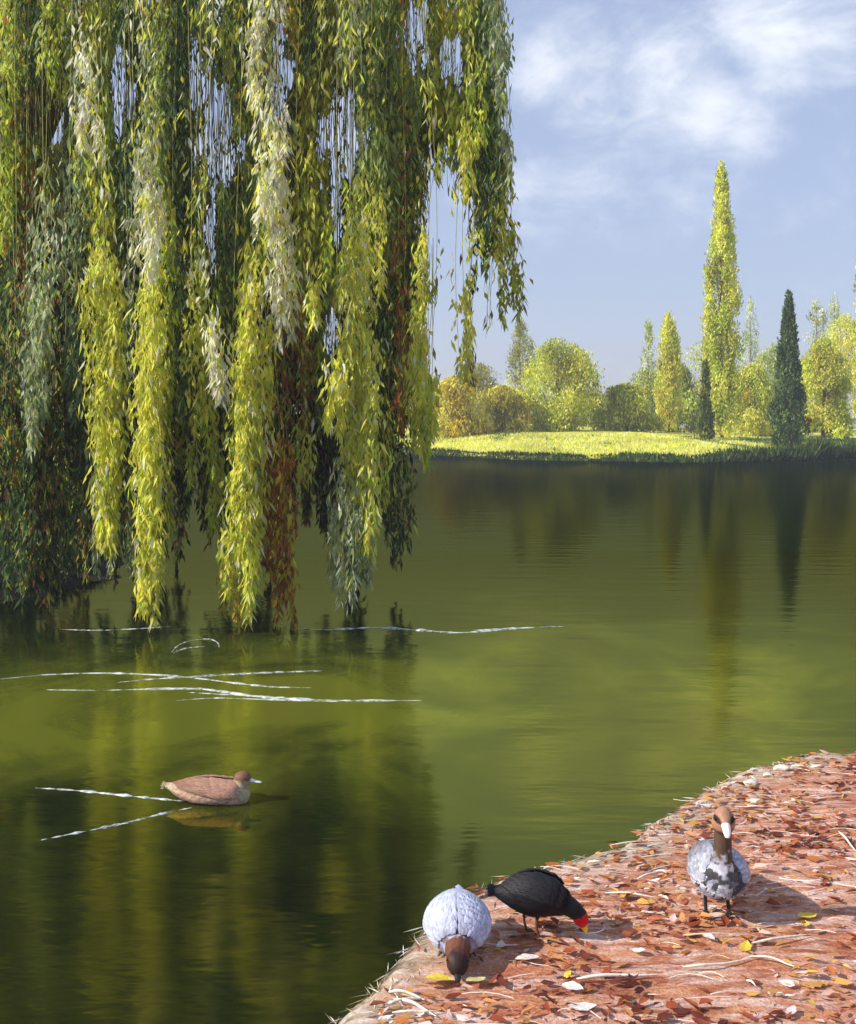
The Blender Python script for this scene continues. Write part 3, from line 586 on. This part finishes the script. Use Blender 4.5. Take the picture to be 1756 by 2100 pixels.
tag(link('straw_litter', mesh_np('straw_litter', V, T, np.repeat(C, 2 * m_, 0)), M_STRAW), 'fine pale straws and stalks strewn across the path', 'straw', kind='stuff')
def src(x, y, z=.0): return on(x / 2500 * 1756, y / 2990 * 2100, z)
# single leaves that stand out
def fallen_leaf(sx, sy, size, rz, col, label, group):
    bm = bmesh.new(); m = 9; L, Rr = [], []
    for k in range(m):
        u = k / (m - 1); wd = math.sin(math.pi * min(1, u * .96 + .02)) ** .8 * .36 * (1 - .25 * u) * (1 + .12 * math.sin(k * 2.1 + sx)); z = .012 * math.sin(u * 3.1 + sx) + .03 * (u - .4) ** 2
        L.append(bm.verts.new(((u - .5), wd, z / size * .5 + .10 * wd))); Rr.append(bm.verts.new(((u - .5), -wd, z / size * .5 + .14 * wd)))
    mid = [bm.verts.new(((k / (m - 1) - .5), 0, .012 * math.sin(k / (m - 1) * 3.1 + sx) / size * .5)) for k in range(m)]
    for k in range(m - 1):
        bm.faces.new((L[k], mid[k], mid[k + 1], L[k + 1])); bm.faces.new((mid[k], Rr[k], Rr[k + 1], mid[k + 1]))
    s0 = [bm.verts.new((-.5, .012, .0)), bm.verts.new((-.5, -.012, .0)), bm.verts.new((-.78, -.01, .02)), bm.verts.new((-.78, .01, .02))]; bm.faces.new(s0)
    me = bpy.data.meshes.new('fallen_leaf'); bm.to_mesh(me); bm.free()
    a = me.attributes.new('tint', 'FLOAT_COLOR', 'POINT'); a.data.foreach_set('color', np.tile(np.append(col, 1), len(me.vertices)).astype(np.float32))
    o = link('fallen_leaf', me, M_LITTER); p = src(sx, sy); o.location = (p.x, p.y, .022); o.rotation_euler = (random.uniform(-.12, .12), random.uniform(-.12, .12), rz); o.scale = (size,) * 3
    return tag(o, label, 'leaf', group)
YLW = lin(226, 200, 70); PLE = lin(222, 206, 140); WHT = lin(232, 222, 214); OCH = lin(205, 146, 50)
GY, GP = 'yellow fallen leaves on the path', 'pale fallen leaves on the path'
fallen_leaf(2358, 2688, .10, .3, YLW, 'bright yellow fallen leaf right of the standing goose', GY)
fallen_leaf(2352, 2712, .06, 1.3, YLW, 'smaller yellow leaf just below the bright one right of the goose', GY)
fallen_leaf(2178, 2778, .075, 1.2, YLW * .9, 'yellow fallen leaf on the path in front of the standing goose', GY)
fallen_leaf(1282, 2876, .11, -.2, YLW, 'large yellow leaf left of the grey bird’s lowered head'.replace('’', "'"), GY)
fallen_leaf(1390, 2878, .09, .5, PLE, 'pale yellow leaf right under the bill of the grey bird', GY)
fallen_leaf(1658, 2864, .045, .9, YLW, 'small yellow leaf at the tip of the long pale straw', GY)
fallen_leaf(2029, 2418, .085, .1, OCH, 'ochre leaf on the path left of the goose head', GY)
fallen_leaf(1867, 2910, .06, 1.4, lin(70, 26, 22), 'dark maroon leaf among the litter below the long pale straw', 'dark fallen leaves')
fallen_leaf(2067, 2752, .07, 2.2, WHT, 'whitish leaf in front of and left of the goose', GP)
fallen_leaf(1862, 2789, .065, 2.8, WHT, 'small whitish leaf midway between the black bird and the bottom edge', GP)
fallen_leaf(1672, 2900, .09, -.5, WHT, 'white leaf under the long pale straw', GP)
fallen_leaf(1965, 2696, .05, 1.2, lin(228, 190, 186), 'pink-white leaf left of the goose feet', GP)
fallen_leaf(1540, 2815, .10, .1, WHT * .95, 'whitish leaf right of the grey bird', GP)
fallen_leaf(1700, 2955, .11, .05, WHT, 'pale leaf near the bottom edge right of the dark water corner', GP)
fallen_leaf(2310, 2968, .06, .8, lin(214, 200, 206), 'pale lilac leaf at the bottom edge below the goose', GP)
# pale straws and twigs
def straw(pts, r, label, group='pale straws on the path'):
    W3 = [src(x, y) for x, y in pts]; P = spline([(p.x, p.y, .02 + .008 * math.sin(i * 1.7)) for i, p in enumerate(W3)], 14); c = P.mean(0)
    V, Q = tube_arrays(P - c, r * np.interp(np.linspace(0, 1, 14), [0, .15, .7, 1], [.5, 1, .8, .2]), 6)
    o = link('straw', mesh_np('straw', V, Q, np.tile(lin(228, 218, 200), (len(V), 1)), smooth=True), M_STRAW); o.location = c
    return tag(o, label, 'straw', group)
straw([(1683, 2874), (1760, 2868), (1850, 2862), (1922, 2855)], .008, 'long thick pale straw lying across the middle of the path')
straw([(1995, 2838), (2060, 2837), (2120, 2826), (2200, 2806)], .006, 'pale curved straw below the goose, left of a kinked one')
straw([(2190, 2806), (2250, 2815), (2300, 2828), (2345, 2838)], .005, 'pale straw slanting down to the right below the goose')
straw([(2195, 2768), (2260, 2760), (2320, 2746), (2368, 2736)], .006, 'pale straw rising right, in front of the goose shadow')
straw([(1135, 2912), (1170, 2914), (1210, 2920), (1240, 2930)], .007, 'upper white twig of the bundle by the dark water corner')
straw([(1128, 2950), (1170, 2940), (1215, 2930), (1240, 2926)], .006, 'white twig crossing the bundle by the dark water corner')
straw([(1150, 2932), (1200, 2946), (1240, 2962), (1275, 2978)], .007, 'lower white twig of the bundle by the dark water corner')
straw([(1145, 2972), (1200, 2974), (1250, 2968), (1290, 2958)], .005, 'lowest white twig beside the bottom edge')
straw([(1768, 2620), (1830, 2624), (1890, 2628), (1925, 2630)], .005, 'pale straw lying right of the black bird')
straw([(1780, 2480), (1840, 2474), (1900, 2466), (1960, 2460)], .004, 'fine pale straw near the water edge, left of the goose')
straw([(1860, 2580), (1885, 2572), (1910, 2560), (1925, 2552)], .006, 'short pale twig between the black bird and the goose')
straw([(2450, 2440), (2468, 2460), (2485, 2478), (2500, 2493)], .006, 'pale twig leaning at the right edge of the path')
straw([(2180, 2878), (2195, 2886), (2208, 2894)], .005, 'short pale straw in the lower right of the path')
straw([(1990, 2745), (2080, 2744), (2160, 2740)], .003, 'hair-thin pale straw just below the goose feet')
# pale stones at the edge
def stone(sx, sy, a, b, c, rz, label):
    bm = bmesh.new(); bmesh.ops.create_icosphere(bm, subdivisions=3, radius=1)
    for v in bm.verts:
        k = 1 + .22 * fbm(v.co.x * 1.3 + sx, v.co.y * 1.3, v.co.z * 1.3, 3); v.co = Vector((v.co.x * a * k, v.co.y * b * k, v.co.z * c * k))
    me = bpy.data.meshes.new('stone'); bm.to_mesh(me); bm.free()
    for p in me.polygons: p.use_smooth = True
    o = link('stone', me, M_STONE); p = src(sx, sy); o.location = (p.x, p.y, c * .45); o.rotation_euler = (0, 0, rz); return tag(o, label, 'stone', 'pale stones at the edge of the path')
stone(2283, 2248, .06, .035, .022, .1, 'largest white stone at the far end of the path edge')
stone(2330, 2242, .045, .025, .014, .2, 'flat white stone right of the largest one on the path edge')
stone(2380, 2240, .05, .025, .014, -.1, 'rightmost flat white stone on the path edge')
stone(2242, 2267, .03, .022, .016, .4, 'small white stone left of the largest one on the path edge')
stone(2192, 2292, .045, .03, .022, .2, 'white stone at the water edge up and right of the goose head')
stone(2208, 2344, .045, .028, .016, .1, 'white stone lying on the path right of the goose head')

# ------------------------------------------------------------------ birds
M_FEATHER = tint_mat('plumage', .62, 55, .35, .004, .25, .22, (1, 2.5, 1)); M_BILL = tint_mat('bill', .35, 60, .1, .001, .5, .08); M_SKIN = tint_mat('bird_leg', .55, 120, .5, .002, .35, .2)
me_eye, t_ = new_mat('eye'); _p = N(t_, 'ShaderNodeBsdfPrincipled'); _o = N(t_, 'ShaderNodeOutputMaterial'); _p.inputs['Base Color'].default_value = (.01, .008, .006, 1); _p.inputs['Roughness'].default_value = .08
t_.links.new(_p.outputs[0], _o.inputs['Surface']); M_EYE = me_eye
class Loft:
    """rings (x, z, half width, half height) in the bird's own middle plane"""
    def __init__(s, rings, n=48):
        R = spline(rings, n); s.R = np.concatenate([R[:, :2], np.maximum(R[:, 2:], .003)], 1); s.n = n
        c = np.stack([s.R[:, 0], 0 * s.R[:, 0], s.R[:, 1]], 1); t = unit(np.gradient(c, axis=0)); s.c = c; s.t = t
        s.side = np.tile([0, 1.0, 0], (n, 1)); s.nrm = np.cross(t, s.side)
    def surf(s, u, phi, off=0.0):
        q = np.clip(np.asarray(u), 0, 1) * (s.n - 1.001); i = q.astype(int); f = (q - i)[:, None]
        L = lambda A: A[i] * (1 - f) + A[i + 1] * f
        c, sd, nm = L(s.c), L(s.side), L(s.nrm); ry = L(s.R[:, 2:3]) + np.reshape(off, (-1, 1)); rz = L(s.R[:, 3:4]) + np.reshape(off, (-1, 1))
        return c + sd * (np.cos(phi)[:, None] * ry) + nm * (np.sin(phi)[:, None] * rz)
    def mesh(s, m=20):
        a = np.linspace(0, 2 * math.pi, m, endpoint=False); u = np.linspace(0, 1, s.n)
        V = s.surf(np.repeat(u, m), np.tile(a, s.n)); i, j = np.meshgrid(np.arange(s.n - 1), np.arange(m), indexing='ij')
        Q = np.stack([i * m + j, i * m + (j + 1) % m, (i + 1) * m + (j + 1) % m, (i + 1) * m + j], -1).reshape(-1, 4)
        return V, Q
def cap_tube(pts, rad, n=10):
    V, Q = tube_arrays(pts, rad, n); return V, Q
def add_closed(bm, V, Q):
    vs = [bm.verts.new(v) for v in V]
    for q in Q: bm.faces.new([vs[i] for i in q])
    m = bm.edges
    bm.edges.ensure_lookup_table()
    be = [e for e in bm.edges if e.is_boundary]
    if be: bmesh.ops.holes_fill(bm, edges=be, sides=0)
def foot_parts(hip, ankle, rl, toe, spread=.55, lift=.006, fwd=1.0):
    """a leg from hip to ankle with a backward heel joint, three toes forward and one behind"""
    hip = np.array(hip); ankle = np.array(ankle); L = []
    knee = (hip + ankle) / 2 + np.array([-.012, 0, 0])
    L.append((spline([hip, knee, ankle], 8), np.interp(np.linspace(0, 1, 8), [0, .25, .5, 1], [rl * 2.0, rl * 1.25, rl * 1.2, rl])))
    for a in (-spread, 0, spread):
        e = ankle + np.array([math.cos(a) * toe * fwd, math.sin(a) * toe, 0]); e[2] = lift
        s = ankle.copy(); mid = (s + e) / 2; mid[2] = lift + .008
        L.append((spline([s, mid, e], 6), np.linspace(rl, rl * .55, 6)))
    e = ankle + np.array([-toe * .4, 0, 0]); e[2] = lift; L.append((np.linspace(ankle, e, 4), np.linspace(rl * .9, rl * .5, 4)))
    return L
def build_bird(name, label, loc, rz, body, tubes, legs, colour, flake_col, n_flakes, bill, eyes, wings, voxel=.0045, group=None, flake=(.03, .05), flake_u=(.03, .97), yaw=0.0):
    o = tag(empty(name, loc, rz), label, 'bird', group)
    bm = bmesh.new(); add_closed(bm, *body.mesh())
    for p, r in tubes: add_closed(bm, *cap_tube(p, r, 14))
    for p, r in legs: add_closed(bm, *cap_tube(p, r, 8))
    tmp = bpy.data.meshes.new('tmp'); bmesh.ops.recalc_face_normals(bm, faces=bm.faces); bm.to_mesh(tmp); bm.free()
    to = bpy.data.objects.new('tmp', tmp); COL.objects.link(to)
    md = to.modifiers.new('r', 'REMESH'); md.mode = 'VOXEL'; md.voxel_size = voxel; md.use_smooth_shade = True
    sm = to.modifiers.new('s', 'SMOOTH'); sm.factor = .5; sm.iterations = 4
    dg = bpy.context.evaluated_depsgraph_get(); dg.update(); me = bpy.data.meshes.new_from_object(to.evaluated_get(dg))
    bpy.data.objects.remove(to); bpy.data.meshes.remove(tmp); me.name = 'body'; me.materials.clear()
    co = np.empty(len(me.vertices) * 3, np.float32); me.vertices.foreach_get('co', co); co = co.reshape(-1, 3)
    for a_ in list(me.color_attributes): me.color_attributes.remove(a_)
    a = me.attributes.new('tint', 'FLOAT_COLOR', 'POINT'); a.data.foreach_set('color', np.concatenate([colour(co), np.ones((len(co), 1))], 1).astype(np.float32).ravel())
    me.polygons.foreach_set('use_smooth', np.ones(len(me.polygons), bool))
    link('body', me, M_FEATHER, o)
    # small body feathers laid like tiles, tips to the rear
    u = rng.uniform(*flake_u, n_flakes); phi = rng.uniform(0, 6.283, n_flakes); ln = rng.uniform(*flake, n_flakes)
    span = np.linalg.norm(body.c[-1] - body.c[0]); P0 = body.surf(u, phi, .001); P1 = body.surf(u - ln / span, phi, .007)
    S = body.surf(u, phi + .1) - body.surf(u, phi - .1)
    V, T = leaf_arrays(P0, P1 - P0, ln, ln * rng.uniform(.45, .7, n_flakes), S, -.06, .6)
    link('plumage', mesh_np('plumage', V, T, np.repeat(flake_col(P0), 4, 0)), M_FEATHER, o)['kind'] = 'stuff'
    # folded wings of long overlapping feathers
    for s in ((1, -1) if wings else ()):
        VV, TT, CC, b = [], [], [], 0
        NR = wings['rows']
        for ri in range(NR):
            fr_ = ri / (NR - 1); ln = wings['len'][0] * (1 - fr_) + wings['len'][1] * fr_; cnt = wings['n']
            for k in range(cnt):
                f = (k + .5 * (ri % 2)) / cnt
                uc = wings['u0'] - (wings['u0'] - wings['u1']) * fr_ * (.55 + .45 * f) + rng.uniform(-.012, .012); p0 = wings['phi'][0] * (1 - f) + wings['phi'][1] * f + rng.uniform(-.03, .03)
                m = 7; uu = np.linspace(uc, uc - ln, m); off = .004 + .0016 * (NR - ri) * np.linspace(.4, 1, m) + .0015 * f
                pc = p0 + np.linspace(0, wings.get('twist', .25), m) * fr_; hw = wings['w'] * np.interp(np.linspace(0, 1, m), [0, .3, .75, .92, 1], [.6, 1, .95, .6, .08])
                ang = lambda d: (pc + d) if s > 0 else math.pi - (pc + d)
                A = body.surf(uu, ang(hw), off); Cc = body.surf(uu, ang(-hw), off + .001); Mm = body.surf(uu, ang(hw * 0), off + .003)
                VV.append(np.stack([A, Mm, Cc], 1).reshape(-1, 3)); i = np.arange(m - 1)[:, None] * 3 + b
                TT.append(np.concatenate([i + [0, 1, 4], i + [0, 4, 3], i + [1, 2, 5], i + [1, 5, 4]], 0)); b += m * 3
                c0 = wings['col'](fr_) * rng.uniform(.82, 1.12); sh = np.repeat(np.interp(np.linspace(0, 1, m), [0, .7, 1], [.86, 1.0, 1.12]), 3)
                CC.append(c0[None] * sh[:, None])
        link('wing', mesh_np('wing', np.vstack(VV), np.vstack(TT), np.vstack(CC), smooth=True), M_FEATHER, o)
    # bill: upper and lower half, lofted
    bp, bw, bh, bc = bill
    bp = spline(bp, 10); bw = np.interp(np.linspace(0, 1, 10), np.linspace(0, 1, len(bw)), bw); bh = np.interp(np.linspace(0, 1, 10), np.linspace(0, 1, len(bh)), bh)
    t = unit(np.gradient(bp, axis=0)); nm = np.cross(t, [0, 1.0, 0]); aa = np.linspace(0, 2 * math.pi, 12, endpoint=False)
    V = bp[:, None] + np.array([0, 1.0, 0]) * (np.cos(aa)[None, :, None] * bw[:, None, None]) + nm[:, None] * (np.sin(aa)[None, :, None] * bh[:, None, None]); V = V.reshape(-1, 3)
    V = np.vstack([V, bp[-1] + t[-1] * .003]); i, j = np.meshgrid(np.arange(9), np.arange(12), indexing='ij')
    Q = np.stack([i * 12 + j, i * 12 + (j + 1) % 12, (i + 1) * 12 + (j + 1) % 12, (i + 1) * 12 + j], -1).reshape(-1, 4)
    Q3 = np.concatenate([Q[:, [0, 1, 2]], Q[:, [0, 2, 3]], np.array([[108 + k, 108 + (k + 1) % 12, 120] for k in range(12)])], 0)
    link('bill', mesh_np('bill', V, Q3, np.array([bc(min(1, k // 12 / 9)) for k in range(len(V))]), smooth=True), M_BILL, o)
    for (c, r) in eyes:
        for s in (1, -1):
            b2 = bmesh.new(); bmesh.ops.create_uvsphere(b2, u_segments=12, v_segments=8, radius=r); em = bpy.data.meshes.new('eye'); b2.to_mesh(em); b2.free()
            for p in em.polygons: p.use_smooth = True
            e = link('eye', em, M_EYE, o); e.location = (c[0], c[1] * s, c[2])
    return o
def pn(P, s, sd=0.0, o=3): return np.array([fbm(p[0] * s + sd, p[1] * s, p[2] * s, o) for p in P])
def mix(a, b, f): f = np.clip(np.asarray(f), 0, 1)[:, None]; return a * (1 - f) + b * f
def headtube(cx, cz, rx, rr, tilt=0.0, n=12, pear=0.0):
    t = np.linspace(-1, 1, n); r = rr * np.sqrt(np.maximum(1 - t ** 2, .02)) * (1 - pear * t)
    return np.stack([cx + t * rx * math.cos(tilt), 0 * t, cz + t * rx * math.sin(tilt)], 1), r
# --- the swimming duck
bd = Loft([(-.295, .088, .010, .008), (-.262, .082, .034, .02), (-.20, .068, .072, .05), (-.10, .053, .102, .082), (0, .045, .112, .09), (.10, .04, .106, .084), (.165, .042, .086, .07), (.205, .046, .052, .048), (.228, .05, .016, .016)])
BR, PK, TN, DB = lin(138, 104, 82), lin(208, 168, 144), lin(190, 170, 138), lin(66, 42, 32)
def duck_col(P):
    n_ = pn(P, 30, 1); c = mix(PK, BR, (P[:, 2] - .065) / .04 + n_ * .6); c = mix(c, TN, (-.17 - P[:, 0]) / .06)
    c = mix(c, DB, (.022 - P[:, 2]) / .014 + n_ * .4); h = (P[:, 0] > .12) & (P[:, 2] > .085 - (P[:, 0] - .12) * .6)
    hc = mix(TN, lin(120, 84, 64), (P[:, 2] - .125 + n_ * .02) / .02); return np.where(h[:, None], hc, c)
hd = headtube(.183, .137, .056, .05, -.05)
build_bird('duck', 'brown duck with white bill swimming to the right, trailing a white wake', on(438, 1642, WZ), math.radians(-3), bd,
           [(spline([(.125, 0, .045), (.165, 0, .085), (.182, 0, .125)], 8), np.linspace(.062, .046, 8)), hd], [], duck_col, lambda P: duck_col(P) * rng.uniform(.75, 1.25, (len(P), 1)), 1500,
           ([(.222, 0, .132), (.262, 0, .124), (.30, 0, .118)], [.019, .016, .017, .012], [.017, .010, .006, .004], lambda f: lin(228, 226, 222)), [((.208, .040, .150), .0055)],
           {'n': 10, 'rows': 9, 'len': (.07, .34), 'u0': .76, 'u1': .42, 'phi': (.15, 1.35), 'w': .11, 'twist': .35, 'col': lambda f: lin(190, 146, 122) * (1 - f) + lin(126, 92, 74) * f})
# --- the black waterhen
bd = Loft([(-.178, .196, .022, .008), (-.155, .192, .040, .026), (-.10, .190, .066, .064), (-.03, .190, .082, .090), (.04, .184, .079, .086), (.095, .166, .060, .064), (.135, .150, .040, .042), (.15, .145, .02, .02)])
BL = lin(24, 24, 30)
def hen_col(P):
    c = np.tile(BL, (len(P), 1)) * (1 + .5 * pn(P, 25)[:, None]); leg = (P[:, 2] < .098) & (P[:, 0] < .10)
    c = np.where(leg[:, None], lin(92, 66, 44), c); face = (P[:, 0] * .42 - P[:, 2] * .907) > (.19 * .42 - .108 * .907)
    return np.where((face & (P[:, 0] > .15))[:, None], lin(205, 22, 28), c)
hl = foot_parts((-.042, .032, .12), (-.040, .034, .010), .0062, .06) + foot_parts((.012, -.032, .12), (.018, -.036, .010), .0062, .06)
hd = headtube(.193, .100, .047, .036, -1.15)
build_bird('waterhen', 'black waterhen with red face and yellow bill tip, pecking at the path', on(1099, 1922, 0), math.radians(-6), bd,
           [(spline([(.085, 0, .172), (.14, 0, .145), (.183, 0, .118)], 8), np.linspace(.052, .036, 8)), hd], hl, hen_col, lambda P: BL * rng.uniform(.6, 1.7, (len(P), 1)), 1500,
           ([(.206, 0, .066), (.215, 0, .046), (.219, 0, .030)], [.017, .015, .011, .004], [.020, .015, .011, .004], lambda f: lin(205, 30, 28) if f < .2 else lin(236, 200, 30)), [((.197, .034, .108), .004)],
           {'n': 10, 'rows': 9, 'len': (.07, .32), 'u0': .74, 'u1': .42, 'phi': (.1, 1.35), 'w': .11, 'twist': .3, 'col': lambda f: lin(34, 32, 36)}, voxel=.004)
# --- the standing goose
bd = Loft([(-.31, .200, .02, .012), (-.25, .203, .055, .032), (-.14, .200, .10, .075), (-.02, .200, .124, .100), (.07, .206, .120, .102), (.13, .218, .096, .084), (.165, .23, .056, .052), (.18, .235, .02, .02)])
WG, LV, DG, BN, HB = lin(208, 211, 222), lin(146, 148, 168), lin(64, 62, 66), lin(86, 68, 54), lin(166, 122, 98)
def goose_col(P):
    n_ = pn(P, 14, 5); n2 = pn(P, 38, 2); c = mix(WG, LV, .5 + n_ * 1.2 + P[:, 1] * 2.5)  # more lavender to one side: shade away from the sun, put into the plumage
    patch = 1.15 - np.hypot((P[:, 1] - .035) / .055, (P[:, 2] - .205) / .085) + n2 * .9; c = mix(c, DG, patch * 1.2 * (P[:, 0] > -.05))
    c = mix(c, DG, (n2 - .10) * 5); nk = (P[:, 2] - .275 + n2 * .06) / .06; c = mix(c, BN, np.where(P[:, 0] > .02, nk, 0))
    hz = (P[:, 2] - .44 + n2 * .015) / .03; c = mix(c, HB, np.where(P[:, 0] > .02, hz, 0))
    ey = 1.3 - np.hypot(np.hypot((P[:, 0] - .185) / .03, (np.abs(P[:, 1]) - .037) / .02), (P[:, 2] - .503 - (np.abs(P[:, 1]) - .037) * .6) / .014); c = mix(c, lin(46, 30, 28), np.where(P[:, 2] > .47, ey * 3, 0))
    leg = P[:, 2] < .098; return np.where(leg[:, None], lin(40, 34, 32), c)
gl = foot_parts((.0, .05, .12), (.01, .052, .012), .0085, .062, .5) + foot_parts((.0, -.05, .12), (.01, -.052, .012), .0085, .062, .5)
hd = (np.stack([np.full(12, .145) + .008 * np.sin(np.linspace(0, 3, 12)), np.zeros(12), np.linspace(.435, .548, 12)], 1), np.array([.030, .042, .049, .052, .053, .052, .049, .045, .040, .034, .026, .012]))
snout = (spline([(.15, 0, .49), (.185, 0, .488), (.205, 0, .48)], 6), np.array([.042, .04, .036, .03, .026, .02]))
build_bird('goose', 'grey and white goose with brown head and dark eye patches standing facing us', on(1474, 1880, 0) + Vector((0, .03, 0)), math.radians(-94), bd,
           [(spline([(.10, 0, .225), (.125, .0, .30), (.135, 0, .37), (.142, 0, .45)], 12), np.interp(np.linspace(0, 1, 12), [0, .25, .5, 1], [.095, .058, .042, .038])), hd, snout], gl, goose_col,
           lambda P: goose_col(P) * rng.uniform(.8, 1.12, (len(P), 1)), 2400, ([(.196, 0, .487), (.225, 0, .468), (.246, 0, .444)], [.021, .019, .017, .010], [.020, .014, .009, .005], lambda f: lin(236, 232, 230)), [((.182, .042, .503), .006)],
           {'n': 12, 'rows': 11, 'len': (.06, .32), 'u0': .80, 'u1': .40, 'phi': (-.1, 1.3), 'w': .10, 'twist': .3, 'col': lambda f: (lin(186, 187, 200) * (1 - f) + lin(110, 108, 116) * f) * rng.uniform(.6, 1.12)})
# --- the feeding grey bird
bd = Loft([(-.185, .160, .03, .014), (-.15, .158, .070, .036), (-.09, .146, .108, .064), (-.02, .132, .130, .084), (.05, .115, .128, .084), (.11, .098, .098, .066), (.15, .085, .066, .046), (.17, .08, .03, .025)])
GW, GL = lin(200, 205, 226), lin(138, 141, 168)
def grey_col(P):
    n_ = pn(P * np.array([.5, 1.6, 1]), 22, 8); n2 = pn(P, 40, 3); c = mix(GW, GL, .42 + n_ * 1.4)
    tip = np.hypot((P[:, 0] + .15) / .05, (np.abs(P[:, 1] + .05) - .03) / .02); c = mix(c, DG, (1 - tip) * 2.5 * (P[:, 2] > .15))
    hf = (P[:, 0] - .155 + n2 * .02) / .02; c = mix(c, mix(lin(110, 66, 48), lin(46, 28, 26), (P[:, 0] - .20 + n2 * .03) / .06), hf)
    leg = (P[:, 2] < .036) & (P[:, 0] < .12); return np.where(leg[:, None], lin(70, 50, 40), c)
gl = foot_parts((.02, .05, .07), (.03, .055, .010), .0075, .05) + foot_parts((.02, -.05, .07), (.03, -.055, .010), .0075, .05)
build_bird('goose', 'pale grey bird bent low at the water edge, brown head down towards us', Vector((on(938, 2018, 0).x * 1.06, 4.73, 0)), math.radians(-91), bd,
           [(spline([(.12, 0, .088), (.17, 0, .085), (.215, 0, .076)], 8), np.linspace(.064, .046, 8)), headtube(.235, .066, .060, .047, -.5)], gl, grey_col, lambda P: grey_col(P) * rng.uniform(.8, 1.14, (len(P), 1)), 2200,
           ([(.272, 0, .042), (.292, 0, .022), (.302, 0, .008)], [.018, .014, .010, .004], [.016, .010, .006, .003], lambda f: lin(30, 22, 22)), [((.248, .043, .078), .005)],
           {'n': 15, 'rows': 12, 'len': (.07, .32), 'u0': .84, 'u1': .36, 'phi': (.0, 1.52), 'w': .085, 'twist': .1, 'col': lambda f: lin(186, 190, 210) * rng.uniform(.82, 1.08)}, flake=(.035, .06))

# ------------------------------------------------------------------ haze
hm, t = new_mat('haze'); _o = N(t, 'ShaderNodeOutputMaterial'); pv = N(t, 'ShaderNodeVolumePrincipled')
pv.inputs['Color'].default_value = (.86, .88, .92, 1); pv.inputs['Density'].default_value = .0014; pv.inputs['Anisotropy'].default_value = .1
t.links.new(pv.outputs[0], _o.inputs['Volume'])
hv = [(x, y, z) for z in (-1.6, 40) for x, y in ((-760, -60), (760, -60), (760, 960), (-760, 960))]
tag(link('haze', mesh_np('haze', hv, [(0, 3, 2, 1), (4, 5, 6, 7), (0, 1, 5, 4), (1, 2, 6, 5), (2, 3, 7, 6), (3, 0, 4, 7)]), hm), 'thin pale haze lying over the pond and the far trees', 'haze', kind='stuff')
